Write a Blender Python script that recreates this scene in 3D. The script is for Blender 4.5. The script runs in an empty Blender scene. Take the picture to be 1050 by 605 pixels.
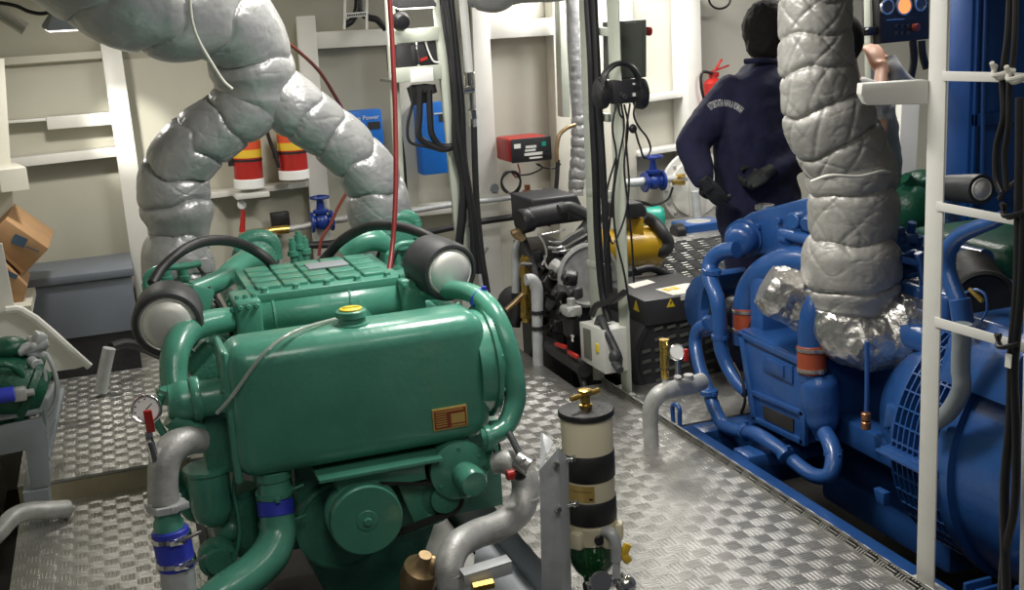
import bpy, bmesh, math, random
from mathutils import Vector, Matrix, noise
from mathutils.bvhtree import BVHTree
random.seed(7)
V = Vector
PI = math.pi
scn = bpy.context.scene
COL = scn.collection

# ------------------------------------------------------------------ camera
F_PX, W_PX, H_PX = 1187.0, 1050.0, 605.0
YAW, PITCH, ROLL = math.radians(18.97), math.radians(13.31), math.radians(-3.46)
CAM = V((0, 0, 1.70))
FWD = V((math.sin(YAW)*math.cos(PITCH), math.cos(YAW)*math.cos(PITCH), -math.sin(PITCH)))
_rt = V((math.cos(YAW), -math.sin(YAW), 0))
_up = _rt.cross(FWD)
RT = _rt*math.cos(ROLL) + _up*math.sin(ROLL)
UP = -_rt*math.sin(ROLL) + _up*math.cos(ROLL)
cd = bpy.data.cameras.new('camera')
cam = bpy.data.objects.new('camera', cd)
COL.objects.link(cam)
cd.sensor_width = 36.0
cd.lens = 36.0*F_PX/W_PX
cd.clip_start = 0.05
mw = Matrix.Identity(4)
for i, a in enumerate((RT, UP, -FWD)):
    for j in range(3):
        mw[j][i] = a[j]
mw.translation = CAM
cam.matrix_world = mw
scn.camera = cam

def ray(px, py):
    return RT*((px-W_PX/2)/F_PX) - UP*((py-H_PX/2)/F_PX) + FWD
def P(px, py, X=None, Y=None, Z=None):
    """measured photo position on a known plane of the room -> point in the room"""
    d = ray(px, py)
    if X is not None: return CAM + d*((X-CAM.x)/d.x)
    if Y is not None: return CAM + d*((Y-CAM.y)/d.y)
    return CAM + d*((Z-CAM.z)/d.z)
def RM(rpx, p):
    return rpx*(p-CAM).dot(FWD)/F_PX

# ------------------------------------------------------------------ materials
MATS = {}
def mat(name, col, rough=0.5, metal=0.0, var=0.12, scale=9.0, bump=0.0, bscale=60.0, emit=None, estr=0, alpha=None, trans=0.0, dirt=None, coat=0.0):
    m = bpy.data.materials.new(name); m.use_nodes = True
    nt = m.node_tree; N = nt.nodes; L = nt.links
    b = N['Principled BSDF']
    tc = N.new('ShaderNodeTexCoord'); nz = N.new('ShaderNodeTexNoise')
    nz.inputs['Scale'].default_value = scale; nz.inputs['Detail'].default_value = 5
    L.new(tc.outputs['Object'], nz.inputs['Vector'])
    rp = N.new('ShaderNodeValToRGB')
    lo = [max(0, c*(1-var)) for c in col]; hi = [min(1, c*(1+var)) for c in col]
    rp.color_ramp.elements[0].position = .3; rp.color_ramp.elements[1].position = .7
    rp.color_ramp.elements[0].color = (*(dirt if dirt else lo), 1); rp.color_ramp.elements[1].color = (*hi, 1)
    if dirt:
        rp.color_ramp.elements[0].position = .28; rp.color_ramp.elements[1].position = .45
    L.new(nz.outputs['Fac'], rp.inputs['Fac']); L.new(rp.outputs['Color'], b.inputs['Base Color'])
    mr = N.new('ShaderNodeMapRange'); mr.inputs['To Min'].default_value = max(.03, rough-.08); mr.inputs['To Max'].default_value = min(1, rough+.08)
    L.new(nz.outputs['Fac'], mr.inputs['Value']); L.new(mr.outputs['Result'], b.inputs['Roughness'])
    b.inputs['Metallic'].default_value = metal
    b.inputs['Transmission Weight'].default_value = trans
    b.inputs['Coat Weight'].default_value = coat
    b.inputs['Coat Roughness'].default_value = .12
    if bump:
        n2 = N.new('ShaderNodeTexNoise'); n2.inputs['Scale'].default_value = bscale; n2.inputs['Detail'].default_value = 4
        L.new(tc.outputs['Object'], n2.inputs['Vector'])
        bp = N.new('ShaderNodeBump'); bp.inputs['Strength'].default_value = bump; bp.inputs['Distance'].default_value = .01
        L.new(n2.outputs['Fac'], bp.inputs['Height']); L.new(bp.outputs['Normal'], b.inputs['Normal'])
    if emit:
        b.inputs['Emission Color'].default_value = (*emit, 1); b.inputs['Emission Strength'].default_value = estr
    MATS[name] = m
    return m

def chequer_mat(name, s=0.034, base=(.50,.49,.46)):
    m = bpy.data.materials.new(name); m.use_nodes = True
    nt = m.node_tree; N = nt.nodes; L = nt.links
    b = N['Principled BSDF']
    tc = N.new('ShaderNodeTexCoord')
    sx = N.new('ShaderNodeSeparateXYZ'); L.new(tc.outputs['Object'], sx.inputs[0])
    def mth(op, a, c=None, d=None):
        n = N.new('ShaderNodeMath'); n.operation = op
        for i, v in enumerate((a, c, d)):
            if v is None: continue
            if isinstance(v, (int, float)): n.inputs[i].default_value = v
            else: L.new(v, n.inputs[i])
        return n.outputs[0]
    zz = mth('MULTIPLY', sx.outputs[2], 1.0)
    xs = mth('DIVIDE', mth('ADD', sx.outputs[0], zz), s); ys = mth('DIVIDE', mth('ADD', sx.outputs[1], zz), s)
    par = mth('FLOORED_MODULO', mth('ADD', mth('FLOOR', xs), mth('FLOOR', ys)), 2)
    fx = mth('FRACT', xs); fy = mth('FRACT', ys)
    # five raised bars in each cell, their direction turning from cell to cell
    def bars(u, v):
        w = mth('SINE', mth('MULTIPLY', u, 2*PI*4.0))
        w = mth('MAXIMUM', w, 0.0)
        e = mth('SUBTRACT', 1.0, mth('POWER', mth('ABSOLUTE', mth('MULTIPLY', mth('SUBTRACT', v, .5), 2.1)), 4.0))
        e2 = mth('SUBTRACT', 1.0, mth('POWER', mth('ABSOLUTE', mth('MULTIPLY', mth('SUBTRACT', u, .5), 2.1)), 8.0))
        return mth('MULTIPLY', w, mth('MULTIPLY', mth('MAXIMUM', e, 0), mth('MAXIMUM', e2, 0)))
    h1 = bars(fx, fy); h2 = bars(fy, fx)
    mix = N.new('ShaderNodeMix'); L.new(par, mix.inputs[0]); L.new(h1, mix.inputs[2]); L.new(h2, mix.inputs[3])
    bp = N.new('ShaderNodeBump'); bp.inputs['Strength'].default_value = .6; bp.inputs['Distance'].default_value = .0035
    L.new(mix.outputs[0], bp.inputs['Height']); L.new(bp.outputs['Normal'], b.inputs['Normal'])
    nz = N.new('ShaderNodeTexNoise'); nz.inputs['Scale'].default_value = 5; nz.inputs['Detail'].default_value = 6
    L.new(tc.outputs['Object'], nz.inputs['Vector'])
    rp = N.new('ShaderNodeValToRGB'); rp.color_ramp.elements[0].position = .3; rp.color_ramp.elements[1].position = .72
    rp.color_ramp.elements[0].color = (*[c*.72 for c in base], 1); rp.color_ramp.elements[1].color = (*[c*1.15 for c in base], 1)
    L.new(nz.outputs['Fac'], rp.inputs['Fac'])
    # lighter tops of the bars
    m2 = N.new('ShaderNodeMix'); m2.data_type = 'RGBA'
    L.new(mth('MULTIPLY', mix.outputs[0], .55), m2.inputs[0]); L.new(rp.outputs['Color'], m2.inputs[6]); m2.inputs[7].default_value = (.80,.79,.76,1)
    L.new(m2.outputs[2], b.inputs['Base Color'])
    b.inputs['Metallic'].default_value = .75; b.inputs['Roughness'].default_value = .36
    b.inputs['Anisotropic'].default_value = .6
    L.new(mth('MULTIPLY', par, .25), b.inputs['Anisotropic Rotation'])
    tg = N.new('ShaderNodeTangent'); tg.direction_type = 'RADIAL'; tg.axis = 'Z'
    # a constant tangent along the sheet
    cx = N.new('ShaderNodeCombineXYZ'); cx.inputs[0].default_value = 1.0
    L.new(cx.outputs[0], b.inputs['Tangent'])
    MATS[name] = m
    return m

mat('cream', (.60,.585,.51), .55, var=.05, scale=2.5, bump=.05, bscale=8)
mat('cream_dim', (.53,.515,.43), .6, var=.07, scale=2.0, bump=.08, bscale=6)  # cream darkened: shade of the left side and upper wall in the colour
mat('white_paint', (.74,.73,.68), .42, var=.04, scale=6, bump=.06, bscale=30)
mat('post_paint', (.46,.49,.42), .45, var=.06, scale=8)
mat('green', (.072,.275,.195), .30, var=.10, scale=6, bump=.12, bscale=40, coat=.35)
mat('green_cast', (.055,.225,.158), .38, var=.15, scale=14, bump=.35, bscale=90, coat=.2)
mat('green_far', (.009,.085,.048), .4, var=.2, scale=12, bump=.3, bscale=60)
mat('teal', (.02,.33,.25), .35)
mat('blue', (.022,.085,.275), .32, var=.12, scale=7, bump=.15, bscale=50, coat=.3)
mat('blue_panel', (.015,.085,.33), .4, var=.08, scale=3)
mat('blue_valve', (.010,.035,.22), .35)
mat('blue_box', (.010,.16,.62), .45, var=.05)
mat('blue_hose', (.03,.05,.50), .5)
mat('galvanised', (.46,.46,.445), .48, .35, var=.16, scale=26, bump=.15, bscale=120)
mat('galvanised_light', (.52,.54,.55), .5, .25, var=.12, scale=18, bump=.1, bscale=80)
mat('steel', (.60,.59,.57), .28, .9, var=.08, scale=20)
mat('chrome', (.75,.75,.74), .15, 1.0, var=.05)
mat('brushed', (.74,.73,.69), .42, .45, var=.1, scale=5)
mat('lag', (.43,.435,.44), .36, .35, var=.10, scale=10, bump=.35, bscale=30)
mat('lag_warm', (.37,.36,.335), .44, .25, var=.09, scale=9, bump=.35, bscale=30)
mat('foil', (.62,.60,.57), .30, .9, var=.10, scale=20, bump=.8, bscale=30)
mat('rubber', (.018,.018,.019), .5, var=.25, scale=20, bump=.1)
mat('bed_white', (.56,.58,.62), .5, var=.08)
mat('riser', (.46,.40,.27), .42, .5, var=.15, scale=10)
mat('rubber_grey', (.035,.037,.040), .5, var=.25, scale=16)
mat('cable', (.012,.012,.014), .42, var=.2)
mat('black_metal', (.014,.014,.016), .42, var=.3, scale=14, bump=.2)
mat('black_box', (.022,.022,.026), .5, var=.2, scale=8)
mat('charcoal', (.035,.034,.038), .5, var=.15, scale=8)
mat('dark', (.03,.028,.025), .7, var=.5, scale=5, bump=.3, bscale=12)
mat('red_hose', (.20,.018,.018), .45)
mat('rust_hose', (.22,.045,.028), .5)
mat('red', (.42,.020,.015), .38, var=.1)
mat('red_band', (.70,.09,.03), .4, var=.08)
mat('yellow_band', (.80,.52,.04), .4, var=.05)
mat('brick', (.20,.030,.020), .45, var=.12)
mat('yellow', (.60,.36,.015), .38, var=.1, scale=6, coat=.2)
mat('yellow_cap', (.72,.58,.03), .4)
mat('brass', (.62,.42,.11), .28, .9, var=.12, scale=20)
mat('bronze', (.40,.28,.15), .4, .7, var=.2, scale=20)
mat('copper', (.45,.20,.10), .35, .8, var=.2, scale=20)
mat('orange_sleeve', (.33,.062,.025), .45, var=.15, scale=16)
mat('cream_filter', (.74,.68,.49), .35, var=.05, scale=5, coat=.2)
mat('green_glass', (.012,.10,.03), .08, 0, var=.1, trans=.45)
mat('clear_tube', (.72,.76,.70), .15, 0, trans=.6)
mat('grey_chest', (.155,.175,.21), .5, var=.06, scale=4)
mat('grey_box', (.115,.125,.105), .5, var=.06)
mat('grey_paint', (.24,.27,.29), .5, var=.1, scale=8)
mat('light_box', (.60,.60,.56), .5, var=.05)
mat('cardboard', (.36,.21,.10), .75, var=.08, scale=14)
mat('print_blue', (.05,.10,.16), .7)
mat('white', (.85,.85,.83), .45, var=.02)
mat('ivory_mark', (.75,.75,.72), .5)
mat('sticker', (.80,.78,.70), .5, var=.03)
mat('sticker_yellow', (.80,.58,.03), .5)
mat('plate_red', (.25,.05,.02), .4)
mat('plate_gold', (.60,.42,.13), .35, .4)
mat('navy', (.012,.013,.048), .85, var=.2, scale=18, bump=.25, bscale=45)
mat('skin', (.36,.19,.12), .5, var=.08, scale=20)
mat('hair', (.008,.006,.005), .92, var=.4, scale=60, bump=.25, bscale=160)
mat('glove', (.020,.022,.024), .7, var=.3, scale=30, bump=.3)
mat('grey_cloth', (.40,.40,.40), .85, var=.12, scale=14, bump=.3, bscale=30)
mat('dark_cloth', (.07,.075,.09), .85, var=.2, scale=14)
mat('dial_orange', (.80,.25,.06), .3, emit=(.9,.3,.08), estr=1.2)
mat('lamp', (.9,.9,.85), .3, emit=(1,.97,.88), estr=4)
chequer_mat('chequer', s=.050)
chequer_mat('chequer_walk', s=.058, base=(.40,.39,.37))
chequer_mat('chequer_far', s=.055, base=(.36,.36,.34))

# ------------------------------------------------------------------ mesh building
def spline(pts, sub=6):
    if len(pts) < 3 or sub <= 1: return [V(p) for p in pts], [float(i) for i in range(len(pts))]
    out, par = [], []
    n = len(pts)
    for i in range(n-1):
        p0 = pts[max(i-1, 0)]; p1 = pts[i]; p2 = pts[i+1]; p3 = pts[min(i+2, n-1)]
        if i == 0: p0 = p1*2-p2
        if i == n-2: p3 = p2*2-p1
        # centripetal
        t01 = max((p1-p0).length, 1e-6)**.5; t12 = max((p2-p1).length, 1e-6)**.5; t23 = max((p3-p2).length, 1e-6)**.5
        m1 = (p2-p1) + t12*((p1-p0)/t01 - (p2-p0)/(t01+t12))
        m2 = (p2-p1) + t12*((p3-p2)/t23 - (p3-p1)/(t12+t23))
        for k in range(sub):
            t = k/sub
            a = 2*t**3-3*t**2+1; b = t**3-2*t**2+t; c = -2*t**3+3*t**2; d = t**3-t**2
            out.append(p1*a+m1*b+p2*c+m2*d); par.append(i+t)
    out.append(V(pts[-1])); par.append(n-1.0)
    return out, par

class MB:
    def __init__(s): s.bm = bmesh.new()
    def _fin(s, verts, bev, seg):
        if bev:
            ed = list({e for v in verts for e in v.link_edges})
            bmesh.ops.bevel(s.bm, geom=ed, offset=bev, segments=seg, profile=.5, affect='EDGES', clamp_overlap=True)
    def box(s, c, size, rot=None, bev=0.0, seg=2):
        M = Matrix.Translation(c)
        if rot is not None: M = M @ rot.to_4x4()
        M = M @ Matrix.Diagonal((*size, 1))
        r = bmesh.ops.create_cube(s.bm, size=1, matrix=M)
        s._fin(r['verts'], bev, seg); return s
    def b(s, x0, x1, y0, y1, z0, z1, bev=0.0, seg=2):
        return s.box(V(((x0+x1)/2, (y0+y1)/2, (z0+z1)/2)), (abs(x1-x0), abs(y1-y0), abs(z1-z0)), None, bev, seg)
    def prism(s, poly, vec, bev=0.0, seg=2):
        vs = [s.bm.verts.new(p) for p in poly]; f = s.bm.faces.new(vs)
        r = bmesh.ops.extrude_face_region(s.bm, geom=[f])
        nv = [g for g in r['geom'] if isinstance(g, bmesh.types.BMVert)]
        bmesh.ops.translate(s.bm, verts=nv, vec=vec)
        bmesh.ops.recalc_face_normals(s.bm, faces=list({f for v in vs+nv for f in v.link_faces}))
        s._fin(vs+nv, bev, seg); return s
    def beam(s, a, b, w, h, up=V((0,0,1)), bev=0.0):
        d = (b-a); L = d.length; d.normalize()
        x = d.cross(up).normalized(); z = x.cross(d)
        rot = Matrix((x, d, z)).transposed()
        return s.box((a+b)/2, (w, L, h), rot, bev)
    def rings(s, rings, cap=True):
        bm = s.bm; vr = [[bm.verts.new(p) for p in r] for r in rings]; n = len(vr[0])
        for i in range(len(vr)-1):
            for k in range(n):
                bm.faces.new((vr[i][k], vr[i][(k+1)%n], vr[i+1][(k+1)%n], vr[i+1][k]))
        if cap:
            bm.faces.new(vr[0][::-1]); bm.faces.new(vr[-1])
        return s
    def lathe(s, a, d, prof, n=28, sx=1.0, xdir=None):
        d = d.normalized()
        t = xdir if xdir is not None else (V((0,0,1)) if abs(d.z) < .9 else V((1,0,0)))
        x = (t - d*t.dot(d)).normalized(); y = d.cross(x)
        R = [[a + d*t_ + x*(max(r_, 1e-4)*math.cos(2*PI*k/n)*sx) + y*(max(r_, 1e-4)*math.sin(2*PI*k/n)) for k in range(n)] for t_, r_ in prof]
        return s.rings(R)
    def cyl(s, a, b, r, r1=None, n=24, ch=0.0):
        L = (b-a).length; r1 = r if r1 is None else r1
        pr = [(0, r), (L, r1)] if not ch else [(0, r-ch), (ch, r), (L-ch, r1), (L, r1-ch)]
        return s.lathe(a, b-a, pr, n)
    def disc(s, c, d, r, th, n=28, ch=0.003):
        d = d.normalized(); return s.cyl(c-d*th/2, c+d*th/2, r, None, n, ch)
    def bolt(s, c, d, r=.009, h=.008):
        d = d.normalized(); s.lathe(c, d, [(-.004, r), (h*.8, r), (h, r*.8)], 6); return s
    def bolts(s, c, d, R, n, r=.008, h=.008, ph=0.0):
        d = d.normalized(); t = V((0,0,1)) if abs(d.z) < .9 else V((1,0,0))
        x = (t-d*t.dot(d)).normalized(); y = d.cross(x)
        for k in range(n):
            a = ph+2*PI*k/n; s.bolt(c + x*R*math.cos(a) + y*R*math.sin(a), d, r, h)
        return s
    def ell(s, c, rad, rot=None, u=20, v=14):
        M = Matrix.Translation(c)
        if rot is not None: M = M @ rot.to_4x4()
        M = M @ Matrix.Diagonal((*rad, 1))
        bmesh.ops.create_uvsphere(s.bm, u_segments=u, v_segments=v, radius=1, matrix=M); return s
    def tube(s, pts, r, n=14, sub=6, disp=None, cap=True, ey=1.0):
        pts = [V(p) for p in pts]; rs = r if isinstance(r, (list, tuple)) else [r]*len(pts)
        q, par = spline(pts, sub)
        rr = []
        for t in par:
            i = min(int(t), len(rs)-2) if len(rs) > 1 else 0; f = t-i
            f = f*f*(3-2*f)
            rr.append(rs[i]*(1-f)+rs[min(i+1, len(rs)-1)]*f)
        T = []
        for i in range(len(q)):
            d = q[min(i+1, len(q)-1)]-q[max(i-1, 0)]; T.append(d.normalized() if d.length > 1e-9 else V((0,0,1)))
        a = V((0,0,1)) if abs(T[0].z) < .9 else V((1,0,0))
        nx = (a-T[0]*a.dot(T[0])).normalized()
        R = []; L = 0.0
        for i in range(len(q)):
            if i: L += (q[i]-q[i-1]).length
            nx = (nx-T[i]*nx.dot(T[i])).normalized(); ny = T[i].cross(nx)
            ring = []
            for k in range(n):
                an = 2*PI*k/n; rad = rr[i]
                if disp: rad = disp(rad, L, an, q[i], nx*math.cos(an)+ny*math.sin(an))
                ring.append(q[i] + (nx*math.cos(an) + ny*math.sin(an)*ey)*rad)
            R.append(ring)
        return s.rings(R, cap)
    def build(s, name, m, parent=None, sharp=38, mods=None, smooth=True):
        bm = s.bm
        bmesh.ops.recalc_face_normals(bm, faces=bm.faces)
        me = bpy.data.meshes.new(name)
        if parent is not None: off = wloc(parent)
        else:
            xs = [v.co for v in bm.verts]
            lo = V([min(c[i] for c in xs) for i in range(3)]); hi = V([max(c[i] for c in xs) for i in range(3)])
            off = V(((lo.x+hi.x)/2, (lo.y+hi.y)/2, lo.z))
        bmesh.ops.translate(bm, verts=bm.verts, vec=-off)
        bm.to_mesh(me); bm.free()
        me.materials.append(MATS[m] if isinstance(m, str) else m)
        if smooth:
            me.shade_smooth()
            me.set_sharp_from_angle(angle=math.radians(sharp))
        o = bpy.data.objects.new(name, me); COL.objects.link(o)
        if parent is not None: o.parent = parent
        else: o.location = off
        return o

def wloc(o):
    l = V((0,0,0))
    while o is not None:
        l += o.location; o = o.parent
    return l
def tag(o, label, cat, group=None):
    o['label'] = label; o['category'] = cat
    if group: o['group'] = group
    return o
def thing(name, label, cat, loc, group=None):
    o = bpy.data.objects.new(name, None); o.empty_display_size = .1; COL.objects.link(o); o.location = loc
    return tag(o, label, cat, group)
def struct(o):
    o['kind'] = 'structure'; return o
def lab(o, l): o['label'] = l; return o

def TP(mb, pts, r, X=None, Y=None, n=14, sub=6, disp=None, ey=1.0):
    """tube through measured points; X or Y is one plane or a list, one per point; r in photo pixels"""
    ps = []; rs = []
    m = len(pts)
    for i, p in enumerate(pts):
        def val(q):
            if isinstance(q, (list, tuple)):
                if len(q) == m: return q[i]
                return q[0]+(q[-1]-q[0])*i/(m-1)
            return q
        w = P(p[0], p[1], X=val(X)) if X is not None else P(p[0], p[1], Y=val(Y))
        ps.append(w); rs.append(RM(val(r), w))
    mb.tube(ps, rs, n, sub, disp, True, ey)
    return ps, rs
def clamp(mb, p, d, r, w=.012):
    d = d.normalized(); mb.lathe(p-d*w/2, d, [(0, r), (.001, r+.003), (w-.001, r+.003), (w, r)], 24)
    t = V((0,0,1)) if abs(d.z) < .8 else V((0,-1,0))
    x = (t-d*t.dot(d)).normalized(); mb.box(p+x*(r+.008), (.014, .014, .014)); return mb

def text_mesh(name, body, size, m, place, parent=None, extrude=.0006, spacing=1.0, bold=0.0):
    """lettering as a mesh; place(x, y, z) -> world point"""
    cu = bpy.data.curves.new(name+'_c', 'FONT'); cu.body = body; cu.size = size; cu.extrude = extrude
    cu.align_x = 'CENTER'; cu.align_y = 'CENTER'; cu.space_character = spacing; cu.offset = bold; cu.resolution_u = 3
    t = bpy.data.objects.new(name+'_t', cu); COL.objects.link(t)
    dg = bpy.context.evaluated_depsgraph_get(); dg.update()
    me0 = t.evaluated_get(dg).to_mesh()
    mb = MB()
    vs = [mb.bm.verts.new(place(v.co.x, v.co.y, v.co.z)) for v in me0.vertices]
    for p in me0.polygons:
        try: mb.bm.faces.new([vs[i] for i in p.vertices])
        except ValueError: pass
    t.evaluated_get(dg).to_mesh_clear()
    bpy.data.objects.remove(t); bpy.data.curves.remove(cu)
    return mb.build(name, m, parent, smooth=False)

def quilt(amp=.14, period=.16, seed=0.0, tufts=5, wr=.05, fold=.3, wob=.35):
    """padded lagging: bulges between stitched bands, ruching that runs into the pinches, tufts and creases"""
    def f(r, L, an, q, nrm):
        u = L/period
        w = noise.noise(V((math.cos(an)*.9+seed, math.sin(an)*.9, u*.45)))*wob
        ph = u+w; fr = ph-math.floor(ph); row = math.floor(ph)
        dist = min(fr, 1-fr)*2                      # 0 in the seam, 1 on the crown
        cr = noise.noise(V((row*3.1+seed, math.cos(an)*1.1, math.sin(an)*1.1)))
        depth = max(.15, .65+1.0*cr)                # seams fade in and out around the pipe
        band = 1-depth*math.exp(-dist*7.0)
        p = q+nrm*r
        N = 15+5*math.sin(row*2.3+seed)
        g = abs(math.sin(an*N/2+1.6*noise.noise(p*5+V((seed,)*3))+fr*1.5))
        side = .6+.9*noise.noise(V((row*1.7, math.cos(an)*2+seed, math.sin(an)*2)))
        ruch = -math.exp(-g*2.4)*math.exp(-dist*2.6)*max(0, side)*1.1
        k1 = noise.noise(p*6+V((seed,)*3))
        k2 = abs(noise.noise(V((p.x*9+seed, p.y*9, p.z*15))+V((k1, k1, 0))))
        k3 = abs(noise.noise(p*24+V((seed,)*3)))
        crease = -math.exp(-k2*26)*.28-math.exp(-k3*14)*.14
        wpt = 1.1*noise.noise(p*4+V((seed, 0, row*.7)))
        x1 = abs(math.sin(an*tufts/2+PI*fr*.9+row*1.3+wpt)); x2 = abs(math.sin(an*tufts/2-PI*fr*.9+row*2.1+seed-wpt))
        m1 = max(0, .55+1.1*noise.noise(p*5+V((9, seed, 0)))); m2 = max(0, .55+1.1*noise.noise(p*5+V((seed, 5, 0))))
        folds = -fold*(math.exp(-x1*6.5)*m1+math.exp(-x2*6.5)*m2)
        return r*(1-amp*.3+amp*(band-.7)+wr*ruch+.045*k1+wr*crease+wr*1.3*folds)
    return f
# ------------------------------------------------------------------ setting
BW = 6.62     # back bulkhead
mb = MB(); mb.b(-2.2, 5.6, -.4, BW+.1, -.72, -.66); struct(mb.build('floor', 'dark'))
def wall_panel(name, pts, Y, m, th=.05):
    mb = MB(); mb.prism([P(x, y, Y=Y) for x, y in pts], V((0, th, 0))); return struct(mb.build(name, m))
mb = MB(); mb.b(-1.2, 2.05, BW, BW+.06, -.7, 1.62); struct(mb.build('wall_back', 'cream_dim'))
mb = MB(); mb.b(2.05, 5.6, BW, BW+.06, -.7, 2.4); struct(mb.build('wall_back_right', 'cream'))
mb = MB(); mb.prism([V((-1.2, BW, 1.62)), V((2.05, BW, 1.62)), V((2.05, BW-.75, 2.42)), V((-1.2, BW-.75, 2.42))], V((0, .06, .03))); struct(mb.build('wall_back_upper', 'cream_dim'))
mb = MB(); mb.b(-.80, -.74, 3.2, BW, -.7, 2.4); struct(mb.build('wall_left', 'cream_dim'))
mb = MB(); mb.b(5.5, 5.56, -.4, BW, -.7, 2.4); struct(mb.build('wall_right', 'cream'))
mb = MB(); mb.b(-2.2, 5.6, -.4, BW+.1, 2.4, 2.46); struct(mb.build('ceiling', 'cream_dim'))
# deck girders under the ceiling
for i, y in enumerate((1.2, 2.6, 4.0, 5.4)):
    mb = MB(); mb.b(-2.2, 5.6, y-.01, y+.01, 2.2, 2.4); mb.b(-2.2, 5.6, y-.06, y+.06, 2.19, 2.205); struct(mb.build('trim_girder', 'cream_dim'))

def frame(pts, Y, depth, m='cream', name='trim_frame'):
    mb = MB(); mb.prism([P(x, y, Y=Y) for x, y in pts], V((0, depth, 0)), .004); return struct(mb.build(name, m))
FY = BW-.16
frame([(101, 34), (122, 34), (171, 372), (150, 372)], FY, .03, 'white_paint')
frame([(109, 34), (113, 34), (162, 372), (158, 372)], FY+.01, .20, 'cream')
frame([(301, -12), (321, -12), (345, 300), (325, 300)], FY, .025, 'white_paint')
frame([(310, -12), (313, -12), (337, 300), (334, 300)], FY+.01, .15, 'cream')
frame([(401, -12), (416, -12), (434, 300), (418, 300)], FY+.02, .13, 'cream')
frame([(483, -12), (500, -12), (518, 330), (497, 330)], FY, .03, 'white_paint')
frame([(490, -12), (494, -12), (508, 330), (504, 330)], FY+.01, .15, 'cream')
frame([(566, -12), (580, -12), (590, 300), (576, 300)], FY+.02, .13, 'cream')
frame([(703, -12), (718, -12), (724, 270), (709, 270)], FY-.05, .20, 'white_paint')
frame([(640, -12), (648, -12), (656, 270), (648, 270)], FY+.05, .10, 'cream')
# horizontal stringers and ledges of the bulkhead
def ledge(pa, pb, hpx, depth, m='white_paint', Y=None, name='trim_ledge'):
    Y = FY+.014 if Y is None else Y
    a = P(*pa, Y=Y); b = P(*pb, Y=Y); h = RM(hpx, a)
    mb = MB(); mb.prism([a, b, b-V((0, 0, h)), a-V((0, 0, h))], V((0, depth, 0)), .003)
    return struct(mb.build(name, m))
ledge((-12, 165), (118, 151), 10, .15)
ledge((47, 120), (113, 115), 13, .14)
ledge((4, 124), (47, 121), 3, .14)
ledge((-12, 60), (104, 52), 8, .10, 'cream_dim')
ledge((319, 33), (400, 29), 17, .14)
ledge((498, 22), (568, 18), 18, .14)
ledge((214, 198), (331, 184), 6, .14)
ledge((655, 100), (705, 93), 6, .14)
ledge((655, 156), (705, 148), 5, .14)
ledge((419, 213), (500, 205), 10, .12)
ledge((419, 262), (500, 252), 12, .12)
# left hull side: frame and knees
mb = MB(); mb.prism([P(-14, 60, Y=6.0), P(4, 60, Y=6.0), P(16, 250, Y=6.0), P(-6, 250, Y=6.0)], V((0, .03, 0))); struct(mb.build('trim_frame', 'cream'))
mb = MB(); a = P(6, 180, Y=6.0); mb.box(a, (.12, .5, .1), Matrix.Rotation(.2, 3, 'Z')); struct(mb.build('trim_ledge', 'cream'))
k = MB()
k.prism([P(-14, 250, Y=5.3), P(2, 250, Y=5.3), P(14, 312, Y=5.3), P(92, 374, Y=5.3), P(78, 378, Y=5.3), P(40, 383, Y=5.3), P(-14, 378, Y=5.3)], V((0, .02, 0)))
k.tube([P(6, 318, Y=5.26), P(22, 318, Y=5.26), P(92, 376, Y=5.26)], RM(4, P(50, 350, Y=5.3)), 8, 4)
struct(k.build('trim_knee', 'white_paint'))
# opening right of the post: brighter compartment seen past the post
# ------------------------------------------------------------------ floor plates
def plate(x0, x1, y0, y1, z, m='chequer', th=.012, name='floor_plate'):
    mb = MB(); mb.b(x0, x1, y0, y1, z-th, z); return struct(mb.build(name, m))
plate(1.16, 2.085, 1.6, 4.835, 0, 'chequer_walk')
mb = MB(); mb.b(2.085, 2.091, 1.6, 4.20, -.03, .032); struct(mb.build('trim_plate_lip', 'chequer'))
mb = MB(); mb.b(2.085, 2.091, 4.20, 4.835, -.03, .032); struct(mb.build('trim_plate_lip', 'chequer'))
plate(1.16, 1.955, 4.845, 6.0, -.004, 'chequer_walk')
plate(2.10, 3.6, 4.22, 4.86, -.03)
plate(-.47, .17, 4.54, 5.55, .09)
plate(-.47, .17, 5.556, 6.48, .088)
mb = MB(); mb.b(-.47, .17, 4.54, 4.546, -.01, .075); struct(mb.build('floor_riser', 'riser'))
plate(-.47, .14, 2.4, 4.54, 0)
# beams carrying the plates
for x in (-.45, .12, 1.19, 2.07, 2.12):
    mb = MB(); mb.b(x-.02, x+.02, 1.5, 6.3 if x < .5 else 4.8, -.66, -.012); struct(mb.build('trim_bearer', 'grey_paint'))
mb = MB(); mb.b(1.2, 1.95, 6.0, 6.05, -.66, -.01); struct(mb.build('trim_bearer', 'grey_paint'))

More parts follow.
